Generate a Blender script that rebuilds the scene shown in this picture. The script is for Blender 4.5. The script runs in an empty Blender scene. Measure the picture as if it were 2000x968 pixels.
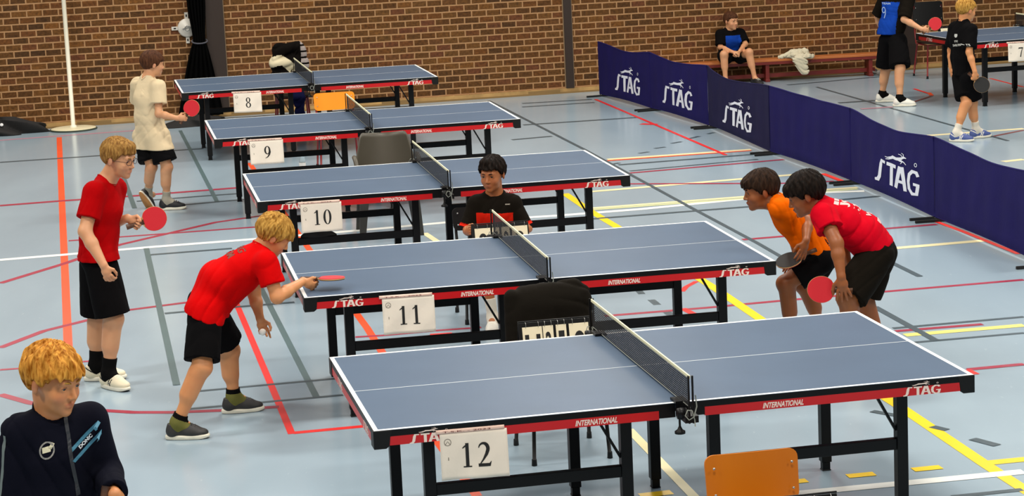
import bpy, math, random
import numpy as np
from mathutils import Vector, Matrix
random.seed(7)
np.random.seed(7)
scene = bpy.context.scene
COL = scene.collection

# ------------------------------------------------------------------ camera
CAM_F, CAM_PITCH, CAM_ROLL, CAM_H = 4489.05, 0.1751888, -0.0451005, 3.2265
cd = bpy.data.cameras.new('camera')
cam = bpy.data.objects.new('camera', cd)
COL.objects.link(cam)
cp, sp, cr, sr = math.cos(CAM_PITCH), math.sin(CAM_PITCH), math.cos(CAM_ROLL), math.sin(CAM_ROLL)
fw = Vector((0, cp, -sp)); r0 = Vector((1, 0, 0)); u0 = Vector((0, sp, cp))
rt = cr * r0 + sr * u0
up = -sr * r0 + cr * u0
M = Matrix((rt, up, -fw)).transposed().to_4x4()
M.translation = Vector((0, 0, CAM_H))
cam.matrix_world = M
cd.sensor_fit = 'HORIZONTAL'
cd.sensor_width = 36.0
cd.lens = CAM_F * 36.0 / 2000.0
cd.clip_end = 200
scene.camera = cam

# ------------------------------------------------------------------ light and exposure
scene.view_settings.view_transform = 'Standard'
scene.view_settings.look = 'None'
scene.view_settings.gamma = 1.0
scene.view_settings.use_curve_mapping = False
scene.view_settings.exposure = 0.0
world = bpy.data.worlds.new('hall_ambient')
scene.world = world
world.use_nodes = True
bg = world.node_tree.nodes['Background']
bg.inputs['Color'].default_value = (1.0, 0.97, 0.93, 1)
bg.inputs['Strength'].default_value = 0.19
# ceiling lamps of the sports hall, in rows across the hall
for ly in (5.0, 11.0, 17.0, 23.0, 27.5):
    for lx in (-6.0, 0.6, 7.2):
        ld = bpy.data.lights.new('hall_lamp', 'AREA')
        ld.shape = 'RECTANGLE'
        ld.size, ld.size_y = 1.5, 0.8
        ld.energy = 290 if ly < 27 else 135
        ld.color = (1.0, 0.95, 0.87)
        lo = bpy.data.objects.new('hall_lamp', ld)
        lo.location = (lx, ly, 7.0)
        lo.rotation_euler = (0, 0, 0.19)
        COL.objects.link(lo)

# ------------------------------------------------------------------ helpers
def lin(h):
    h = h.lstrip('#')
    out = []
    for i in (0, 2, 4):
        c = int(h[i:i + 2], 16) / 255.0
        out.append(c / 12.92 if c <= 0.04045 else ((c + 0.055) / 1.055) ** 2.4)
    return out

MATS = {}
def mat(name, color, rough=0.6, metal=0.0, spec=0.5, var=0.0, vscale=8.0, bump=0.0, bscale=60.0, sheen=0.0, sub=0.0):
    if name in MATS:
        return MATS[name]
    if isinstance(color, str):
        color = lin(color)
    m = bpy.data.materials.new(name)
    m.use_nodes = True
    nt = m.node_tree
    b = nt.nodes['Principled BSDF']
    b.inputs['Roughness'].default_value = rough
    b.inputs['Metallic'].default_value = metal
    b.inputs['Specular IOR Level'].default_value = spec
    b.inputs['Base Color'].default_value = (*color, 1)
    if sheen:
        b.inputs['Sheen Weight'].default_value = sheen
    if sub:
        b.inputs['Subsurface Weight'].default_value = sub
        b.inputs['Subsurface Radius'].default_value = (0.012, 0.004, 0.002)
        b.inputs['Subsurface Scale'].default_value = 1.0
    tc = nt.nodes.new('ShaderNodeTexCoord')
    if var > 0:
        n = nt.nodes.new('ShaderNodeTexNoise')
        n.inputs['Scale'].default_value = vscale
        n.inputs['Detail'].default_value = 5
        nt.links.new(tc.outputs['Object'], n.inputs['Vector'])
        r = nt.nodes.new('ShaderNodeMapRange')
        r.inputs['From Min'].default_value = 0.3
        r.inputs['From Max'].default_value = 0.7
        r.inputs['To Min'].default_value = 1 - var
        r.inputs['To Max'].default_value = 1 + var
        nt.links.new(n.outputs['Fac'], r.inputs['Value'])
        mx = nt.nodes.new('ShaderNodeVectorMath'); mx.operation = 'SCALE'
        mx.inputs[0].default_value = color
        nt.links.new(r.outputs['Result'], mx.inputs['Scale'])
        nt.links.new(mx.outputs['Vector'], b.inputs['Base Color'])
    if bump > 0:
        n2 = nt.nodes.new('ShaderNodeTexNoise')
        n2.inputs['Scale'].default_value = bscale
        n2.inputs['Detail'].default_value = 4
        nt.links.new(tc.outputs['Object'], n2.inputs['Vector'])
        bp = nt.nodes.new('ShaderNodeBump')
        bp.inputs['Strength'].default_value = bump
        bp.inputs['Distance'].default_value = 0.01
        nt.links.new(n2.outputs['Fac'], bp.inputs['Height'])
        nt.links.new(bp.outputs['Normal'], b.inputs['Normal'])
    MATS[name] = m
    return m

def tag(o, label=None, cat=None, group=None, kind=None):
    if label: o['label'] = label
    if cat: o['category'] = cat
    if group: o['group'] = group
    if kind: o['kind'] = kind
    return o

def empty(name, loc=(0, 0, 0), rz=0.0):
    o = bpy.data.objects.new(name, None)
    o.empty_display_size = 0.2
    o.location = loc
    o.rotation_euler = (0, 0, rz)
    COL.objects.link(o)
    return o

def copy_tree(o, parent=None):
    c = o.copy()
    COL.objects.link(c)
    c.parent = parent
    for ch in list(o.children):
        copy_tree(ch, c)
    return c

class MB:
    """collects shapes and links them as ONE mesh object"""
    def __init__(self):
        self.v = []; self.f = []; self.m = []; self.s = []
    def add(self, vs, fs, mi=0, smooth=False):
        o = len(self.v)
        self.v += [tuple(p) for p in vs]
        for f in fs:
            self.f.append([i + o for i in f]); self.m.append(mi); self.s.append(smooth)
        return self
    def box(self, a, b, mi=0, R=None):
        x0, y0, z0 = a; x1, y1, z1 = b
        vs = [(x0, y0, z0), (x1, y0, z0), (x1, y1, z0), (x0, y1, z0), (x0, y0, z1), (x1, y0, z1), (x1, y1, z1), (x0, y1, z1)]
        if R is not None:
            vs = [R @ Vector(p) for p in vs]
        return self.add(vs, [(0, 3, 2, 1), (4, 5, 6, 7), (0, 1, 5, 4), (1, 2, 6, 5), (2, 3, 7, 6), (3, 0, 4, 7)], mi)
    def beam(self, p0, p1, w, h, mi=0, upv=(0, 0, 1)):
        p0 = Vector(p0); p1 = Vector(p1); d = (p1 - p0).normalized()
        s = d.cross(Vector(upv))
        if s.length < 1e-4: s = d.cross(Vector((1, 0, 0)))
        s.normalize(); u = s.cross(d)
        vs = []
        for p in (p0, p1):
            for a, b in ((-1, -1), (1, -1), (1, 1), (-1, 1)):
                vs.append(p + s * (a * w / 2) + u * (b * h / 2))
        return self.add(vs, [(0, 3, 2, 1), (4, 5, 6, 7), (0, 1, 5, 4), (1, 2, 6, 5), (2, 3, 7, 6), (3, 0, 4, 7)], mi)
    def tube(self, pts, r, mi=0, n=12, closed=False):
        pts = [Vector(p) for p in pts]
        rs = r if isinstance(r, (list, tuple)) else [r] * len(pts)
        N = len(pts); vs = []; fs = []
        prev = None
        for i, p in enumerate(pts):
            if closed:
                d = pts[(i + 1) % N] - pts[i - 1]
            else:
                d = pts[min(i + 1, N - 1)] - pts[max(i - 1, 0)]
            d.normalize()
            if prev is None:
                s = d.cross(Vector((0, 0, 1)))
                if s.length < 1e-3: s = d.cross(Vector((1, 0, 0)))
            else:
                s = prev - d * prev.dot(d)
            s.normalize(); prev = s
            u = s.cross(d)
            for k in range(n):
                a = 2 * math.pi * k / n
                vs.append(p + (s * math.cos(a) + u * math.sin(a)) * rs[i])
        for i in range(N if closed else N - 1):
            j = (i + 1) % N
            for k in range(n):
                k2 = (k + 1) % n
                fs.append((i * n + k, i * n + k2, j * n + k2, j * n + k))
        self.add(vs, fs, mi, True)
        if not closed:
            o = len(self.v) - len(vs)
            self.f.append([o + k for k in range(n)]); self.m.append(mi); self.s.append(False)
            self.f.append([o + (N - 1) * n + k for k in reversed(range(n))]); self.m.append(mi); self.s.append(False)
        return self
    def lathe(self, prof, c=(0, 0, 0), mi=0, n=32, axis=None, smooth=True):
        """prof: list of (r, h) along the axis"""
        ax = Vector(axis).normalized() if axis is not None else Vector((0, 0, 1))
        s = ax.cross(Vector((0, 1, 0)))
        if s.length < 1e-3: s = ax.cross(Vector((1, 0, 0)))
        s.normalize(); t = ax.cross(s)
        c = Vector(c); vs = []; fs = []
        for r, h in prof:
            for k in range(n):
                a = 2 * math.pi * k / n
                vs.append(c + ax * h + (s * math.cos(a) + t * math.sin(a)) * max(r, 1e-4))
        for i in range(len(prof) - 1):
            for k in range(n):
                k2 = (k + 1) % n
                fs.append((i * n + k, i * n + k2, (i + 1) * n + k2, (i + 1) * n + k))
        self.add(vs, fs, mi, smooth)
        return self
    def prism(self, poly, z0, z1, T=None, mi=0):
        """extrude a 2D polygon (x, y) between z0 and z1, T maps to place"""
        n = len(poly)
        vs = [Vector((x, y, z0)) for x, y in poly] + [Vector((x, y, z1)) for x, y in poly]
        if T is not None: vs = [T @ p for p in vs]
        fs = [list(reversed(range(n))), list(range(n, 2 * n))]
        for k in range(n):
            fs.append((k, (k + 1) % n, n + (k + 1) % n, n + k))
        return self.add(vs, fs, mi)
    def sheet(self, grid, mi=0, smooth=True, thick=0.0):
        """grid[i][j] of points -> surface, optionally doubled at a thickness given by normals"""
        nu = len(grid); nv = len(grid[0])
        vs = [Vector(p) for row in grid for p in row]
        fs = []
        for i in range(nu - 1):
            for j in range(nv - 1):
                fs.append((i * nv + j, (i + 1) * nv + j, (i + 1) * nv + j + 1, i * nv + j + 1))
        if thick:
            ns = [Vector((0, 0, 0)) for _ in vs]
            for f in fs:
                nn = (vs[f[1]] - vs[f[0]]).cross(vs[f[3]] - vs[f[0]])
                for k in f: ns[k] += nn
            ns = [x.normalized() for x in ns]
            back = [p - nrm * thick for p, nrm in zip(vs, ns)]
            o = len(vs)
            bf = [tuple(reversed([k + o for k in f])) for f in fs]
            rim = [j for j in range(nv)] + [i * nv + nv - 1 for i in range(1, nu)] + [(nu - 1) * nv + j for j in range(nv - 2, -1, -1)] + [i * nv for i in range(nu - 2, 0, -1)]
            rf = []
            for a, b in zip(rim, rim[1:] + rim[:1]):
                rf.append((a, b, b + o, a + o))
            self.add(vs + back, fs + bf + rf, mi, smooth)
        else:
            self.add(vs, fs, mi, smooth)
        return self
    def build(self, name, mats, parent=None, bevel=0.0, seg=2, solid=0.0, subsurf=0):
        me = bpy.data.meshes.new(name)
        me.from_pydata([tuple(p) for p in self.v], [], self.f)
        if not isinstance(mats, (list, tuple)): mats = [mats]
        for mm in mats: me.materials.append(mm)
        me.polygons.foreach_set('material_index', self.m)
        me.polygons.foreach_set('use_smooth', self.s)
        me.update()
        o = bpy.data.objects.new(name, me)
        COL.objects.link(o)
        if parent is not None: o.parent = parent
        if solid:
            md = o.modifiers.new('solid', 'SOLIDIFY'); md.thickness = solid; md.offset = 0
        if bevel:
            md = o.modifiers.new('bevel', 'BEVEL'); md.width = bevel; md.segments = seg; md.limit_method = 'ANGLE'; md.angle_limit = 0.7
        if subsurf:
            md = o.modifiers.new('sub', 'SUBSURF'); md.levels = subsurf; md.render_levels = subsurf
        return o

def frame(o, ex, ey):
    """matrix from (x, y, z) to place: origin o, axes ex, ey, and their cross product"""
    ex = Vector(ex).normalized(); ey = Vector(ey).normalized(); ez = ex.cross(ey)
    T = Matrix((ex, ey, ez)).transposed().to_4x4()
    T.translation = Vector(o)
    return T

_dg = [None]
TXT = {}
def text_geo(s, bold=0.0, shear=0.0, spacing=1.0):
    k = (s, bold, shear, spacing)
    if k in TXT: return TXT[k]
    cu = bpy.data.curves.new('t', 'FONT')
    cu.body = s; cu.size = 1.0; cu.offset = bold; cu.shear = shear; cu.space_character = spacing
    cu.resolution_u = 4
    ob = bpy.data.objects.new('t', cu)
    COL.objects.link(ob)
    dg = bpy.context.evaluated_depsgraph_get()
    me = bpy.data.meshes.new_from_object(ob.evaluated_get(dg))
    vs = [(v.co.x, v.co.y) for v in me.vertices]
    fs = [list(p.vertices) for p in me.polygons]
    COL.objects.unlink(ob)
    bpy.data.objects.remove(ob); bpy.data.meshes.remove(me); bpy.data.curves.remove(cu)
    x0 = min(v[0] for v in vs); x1 = max(v[0] for v in vs)
    y0 = min(v[1] for v in vs); y1 = max(v[1] for v in vs)
    vs = [((x - x0) / (x1 - x0), (y - y0) / (y1 - y0)) for x, y in vs]
    TXT[k] = (vs, fs, (x1 - x0) / (y1 - y0))
    return TXT[k]

def put_text(mb, s, T, w, h, mi=0, z=0.0006, **kw):
    """text filling the rectangle (0,0)-(w,h) of frame T"""
    vs, fs, asp = text_geo(s, **kw)
    mb.add([T @ Vector((x * w, y * h, z)) for x, y in vs], fs, mi)

def stroke(mb, pts, wd, T, mi=0, z=0.0006, sx=1.0, sy=1.0, closed=False):
    """flat brush stroke through 2D points with a width at each"""
    P = [Vector((p[0] * sx, p[1] * sy)) for p in pts]
    W = wd if isinstance(wd, (list, tuple)) else [wd] * len(P)
    n = len(P); vs = []; fs = []
    for i in range(n):
        if closed: d = P[(i + 1) % n] - P[i - 1]
        else: d = P[min(i + 1, n - 1)] - P[max(i - 1, 0)]
        if d.length < 1e-9: d = Vector((1, 0))
        d.normalize(); q = Vector((-d.y, d.x)) * (W[i] / 2)
        vs += [T @ Vector((P[i].x + q.x, P[i].y + q.y, z)), T @ Vector((P[i].x - q.x, P[i].y - q.y, z))]
    for i in range(n if closed else n - 1):
        j = (i + 1) % n
        fs.append((2 * i, 2 * i + 1, 2 * j + 1, 2 * j))
    mb.add(vs, fs, mi)

def ell(cx, cy, rx, ry, a0=0, a1=360, n=24):
    return [(cx + rx * math.cos(math.radians(a0 + (a1 - a0) * k / n)), cy + ry * math.sin(math.radians(a0 + (a1 - a0) * k / n))) for k in range(n + 1)]

def serif_digit(mb, d, T, w, h, mi=0):
    """bold serif digit in the box (0,0)-(w,h)"""
    t = 0.24 * w * 1.0; th = 0.07 * w * 1.4
    S = dict(sx=1, sy=1)
    if d == '1':
        stroke(mb, [(0.5 * w, 0.03 * h), (0.5 * w, h)], t, T, mi)
        stroke(mb, [(0.2 * w, 0.03 * h), (0.8 * w, 0.03 * h)], 0.05 * h, T, mi, z=0.0008)
        stroke(mb, [(0.16 * w, 0.80 * h), (0.3 * w, 0.86 * h), (0.55 * w, 0.98 * h)], [0.03 * h, 0.06 * h, 0.04 * h], T, mi, z=0.0009)
    elif d == '0':
        ring(mb, 0.5 * w, 0.5 * h, 0.47 * w, 0.5 * h, 0.22 * w, 0.455 * h, T, mi)
    elif d == '8':
        ring(mb, 0.5 * w, 0.26 * h, 0.44 * w, 0.26 * h, 0.22 * w, 0.205 * h, T, mi)
        ring(mb, 0.5 * w, 0.755 * h, 0.38 * w, 0.245 * h, 0.17 * w, 0.195 * h, T, mi, z=0.0009)
    elif d == '9':
        ring(mb, 0.48 * w, 0.66 * h, 0.44 * w, 0.34 * h, 0.20 * w, 0.285 * h, T, mi)
        pts = [(0.86 * w, 0.72 * h), (0.84 * w, 0.5 * h), (0.72 * w, 0.28 * h), (0.5 * w, 0.11 * h), (0.14 * w, 0.0 * h)]
        stroke(mb, pts, [0.1 * w, 0.24 * w, 0.22 * w, 0.15 * w, 0.05 * w], T, mi, z=0.0009)
    elif d == '2':
        pts = ell(0.45 * w, 0.72 * h, 0.33 * w, 0.22 * h, 168, -20, 14) + [(0.66 * w, 0.5 * h), (0.42 * w, 0.28 * h), (0.12 * w, 0.06 * h)]
        wd = [0.06 * w, 0.08 * w, 0.1 * w, 0.12 * w, 0.14 * w, 0.15 * w, 0.17 * w, 0.19 * w, 0.22 * w, 0.24 * w, 0.25 * w, 0.25 * w, 0.25 * w, 0.25 * w, 0.25 * w, 0.22 * w, 0.12 * w, 0.05 * w]
        stroke(mb, pts, wd, T, mi)
        stroke(mb, [(0.06 * w, 0.065 * h), (0.86 * w, 0.065 * h), (0.96 * w, 0.2 * h)], [0.13 * h, 0.13 * h, 0.02 * h], T, mi, z=0.0008)
    elif d == '7':
        stroke(mb, [(0.06 * w, 0.8 * h), (0.12 * w, 0.93 * h), (0.95 * w, 0.94 * h)], [0.02 * h, 0.12 * h, 0.13 * h], T, mi)
        stroke(mb, [(0.88 * w, 0.95 * h), (0.6 * w, 0.5 * h), (0.42 * w, 0.0)], [0.1 * w, 0.17 * w, 0.22 * w], T, mi, z=0.0008)

def ring(mb, cx, cy, rx, ry, ix, iy, T, mi=0, z=0.0006, n=28):
    vs = []; fs = []
    for k in range(n):
        a = 2 * math.pi * k / n
        vs.append(T @ Vector((cx + rx * math.cos(a), cy + ry * math.sin(a), z)))
        vs.append(T @ Vector((cx + ix * math.cos(a), cy + iy * math.sin(a), z)))
    for k in range(n):
        j = (k + 1) % n
        fs.append((2 * k, 2 * j, 2 * j + 1, 2 * k + 1))
    mb.add(vs, fs, mi)

def stag_logo(mb, T, w, mi=0, animal=True, z=0.0006, sy=1.0):
    T = T @ Matrix.Diagonal((1, sy, 1, 1))
    _stag_logo(mb, T, w, mi, animal, z)
def _stag_logo(mb, T, w, mi=0, animal=True, z=0.0006):
    """STAG lettering with the leaping animal above; width w, letters about 0.52 w high"""
    k = w
    # S like a long stroke
    stroke(mb, [(0.23 * k, 0.47 * k), (0.13 * k, 0.475 * k), (0.115 * k, 0.40 * k), (0.085 * k, 0.12 * k), (0.05 * k, 0.04 * k), (-0.02 * k, 0.03 * k)],
           [0.06 * k, 0.075 * k, 0.075 * k, 0.075 * k, 0.085 * k, 0.05 * k], T, mi, z)
    # T
    stroke(mb, [(0.27 * k, 0.465 * k), (0.50 * k, 0.465 * k)], 0.075 * k, T, mi, z)
    stroke(mb, [(0.385 * k, 0.44 * k), (0.385 * k, 0.02 * k)], 0.075 * k, T, mi, z + 0.0002)
    # A
    stroke(mb, [(0.50 * k, 0.02 * k), (0.595 * k, 0.50 * k)], 0.075 * k, T, mi, z)
    stroke(mb, [(0.71 * k, 0.02 * k), (0.625 * k, 0.50 * k)], 0.075 * k, T, mi, z + 0.0002)
    stroke(mb, [(0.53 * k, 0.18 * k), (0.69 * k, 0.18 * k)], 0.06 * k, T, mi, z + 0.0004)
    # G
    stroke(mb, [(0.985 * k, 0.40 * k), (0.95 * k, 0.47 * k), (0.87 * k, 0.48 * k), (0.80 * k, 0.40 * k), (0.78 * k, 0.25 * k), (0.80 * k, 0.11 * k), (0.87 * k, 0.03 * k), (0.96 * k, 0.05 * k), (0.985 * k, 0.22 * k)],
           0.07 * k, T, mi, z)
    stroke(mb, [(1.02 * k, 0.23 * k), (0.89 * k, 0.23 * k)], 0.055 * k, T, mi, z + 0.0002)
    if animal:
        A = lambda pts, wd: stroke(mb, [(x * k, y * k) for x, y in pts], [q * k for q in wd], T, mi, z + 0.0003)
        A([(0.33, 0.60), (0.40, 0.645), (0.50, 0.64), (0.58, 0.655), (0.63, 0.69)], [0.03, 0.07, 0.06, 0.07, 0.04])
        A([(0.60, 0.67), (0.66, 0.71), (0.71, 0.70)], [0.04, 0.045, 0.015])
        A([(0.64, 0.70), (0.60, 0.75), (0.55, 0.755)], [0.015, 0.013, 0.01])
        A([(0.65, 0.71), (0.65, 0.77), (0.61, 0.79)], [0.015, 0.013, 0.01])
        A([(0.58, 0.64), (0.66, 0.61), (0.71, 0.565)], [0.035, 0.02, 0.015])
        A([(0.56, 0.63), (0.63, 0.60), (0.60, 0.56)], [0.03, 0.02, 0.012])
        A([(0.38, 0.62), (0.31, 0.575), (0.24, 0.555)], [0.04, 0.022, 0.014])
        A([(0.36, 0.63), (0.28, 0.60), (0.22, 0.60)], [0.035, 0.02, 0.012])
        ring(mb, 0.93 * k, 0.62 * k, 0.028 * k, 0.04 * k, 0.018 * k, 0.027 * k, T, mi)

def fine(mb, w):
    """cut quads of a flat drawing into small pieces so that they can follow a curved surface"""
    out = MB()
    for f, mi in zip(mb.f, mb.m):
        P = [Vector(mb.v[i]) for i in f]
        if len(P) != 4: out.add(P, [tuple(range(len(P)))], mi); continue
        n1 = max(1, int(max((P[1] - P[0]).length, (P[2] - P[3]).length) / w)); n2 = max(1, int(max((P[3] - P[0]).length, (P[2] - P[1]).length) / w))
        g = [[(P[0].lerp(P[1], a / n1)).lerp(P[3].lerp(P[2], a / n1), b / n2) for b in range(n2 + 1)] for a in range(n1 + 1)]
        vs = [p for r in g for p in r]
        fs = [(i * (n2 + 1) + j, (i + 1) * (n2 + 1) + j, (i + 1) * (n2 + 1) + j + 1, i * (n2 + 1) + j + 1) for i in range(n1) for j in range(n2)]
        out.add(vs, fs, mi)
    return out

# ------------------------------------------------------------------ materials of the hall
M_black = mat('black_steel', '#060607', 0.42, spec=0.25)
M_blackp = mat('black_plastic', '#080808', 0.5, spec=0.3)
M_red = mat('red_apron', '#c40d14', 0.35)
M_white = mat('white_line', '#e9ecea', 0.5)
M_let = mat('cream_lettering', '#f2ddd0', 0.5)
M_top = mat('blue_tabletop', '#516277', 0.42, spec=0.10, var=0.05, vscale=3.0)
M_paper = mat('paper', '#efe3d2', 0.8, var=0.04, vscale=9, bump=0.25, bscale=12)
M_tape = mat('clear_tape', '#e9c6b4', 0.35)
M_ink = mat('print_ink', '#141312', 0.7)
M_chrome = mat('bright_metal', '#a8a8a4', 0.3, metal=0.9)
M_skirt = mat('skirting_wood', '#b08a52', 0.5, var=0.25, vscale=6)
M_rubber = mat('rubber_feet', '#141414', 0.8)
M_navy = mat('navy_cloth', '#17124c', 0.85, spec=0.15, var=0.10, vscale=4, bump=0.3, bscale=9)
M_navyd = mat('dark_navy_cloth', '#19173a', 0.85, spec=0.15, var=0.10, vscale=4, bump=0.3, bscale=9)
M_logo = mat('white_print', '#d9dce6', 0.7)

# ------------------------------------------------------------------ floor with its painted court lines (one mesh)
def floor_mat():
    m = bpy.data.materials.new('sports_floor'); m.use_nodes = True
    nt = m.node_tree; b = nt.nodes['Principled BSDF']
    tc = nt.nodes.new('ShaderNodeTexCoord')
    mp = nt.nodes.new('ShaderNodeMapping'); mp.inputs['Scale'].default_value = (1.2, 0.35, 1)
    nt.links.new(tc.outputs['Object'], mp.inputs['Vector'])
    n = nt.nodes.new('ShaderNodeTexNoise'); n.inputs['Scale'].default_value = 1.1; n.inputs['Detail'].default_value = 8
    nt.links.new(mp.outputs['Vector'], n.inputs['Vector'])
    cr_ = nt.nodes.new('ShaderNodeValToRGB')
    cr_.color_ramp.elements[0].position = 0.3; cr_.color_ramp.elements[0].color = (*lin('#95a8b5'), 1)
    cr_.color_ramp.elements[1].position = 0.75; cr_.color_ramp.elements[1].color = (*lin('#9fb2be'), 1)
    nt.links.new(n.outputs['Fac'], cr_.inputs['Fac'])
    # scuffs
    n3 = nt.nodes.new('ShaderNodeTexNoise'); n3.inputs['Scale'].default_value = 26; n3.inputs['Detail'].default_value = 3
    nt.links.new(mp.outputs['Vector'], n3.inputs['Vector'])
    mr = nt.nodes.new('ShaderNodeMapRange'); mr.inputs['From Min'].default_value = 0.68; mr.inputs['From Max'].default_value = 0.74
    mr.inputs['To Min'].default_value = 0; mr.inputs['To Max'].default_value = 0.25
    nt.links.new(n3.outputs['Fac'], mr.inputs['Value'])
    mx = nt.nodes.new('ShaderNodeMix'); mx.data_type = 'RGBA'
    nt.links.new(mr.outputs['Result'], mx.inputs['Factor'])
    nt.links.new(cr_.outputs['Color'], mx.inputs['A'])
    mx.inputs['B'].default_value = (*lin('#b9cad2'), 1)
    nt.links.new(mx.outputs['Result'], b.inputs['Base Color'])
    r = nt.nodes.new('ShaderNodeMapRange'); r.inputs['To Min'].default_value = 0.15; r.inputs['To Max'].default_value = 0.25
    nt.links.new(n.outputs['Fac'], r.inputs['Value']); nt.links.new(r.outputs['Result'], b.inputs['Roughness'])
    b.inputs['Specular IOR Level'].default_value = 0.45
    return m
LINECOL = {'orange': '#f0532a', 'pink': '#b98a9a', 'dark': '#43535b', 'redd': '#a02c44', 'white': '#eceee8', 'cream': '#e8dcae', 'cream2': '#cfd3a0',
           'red': '#ea2f2c', 'teal': '#52686b', 'yellow': '#fbcf12', 'creamh': '#efe6b6', 'yellowl': '#efdf7a', 'brown': '#7d4444', 'black': '#2c3438'}
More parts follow.
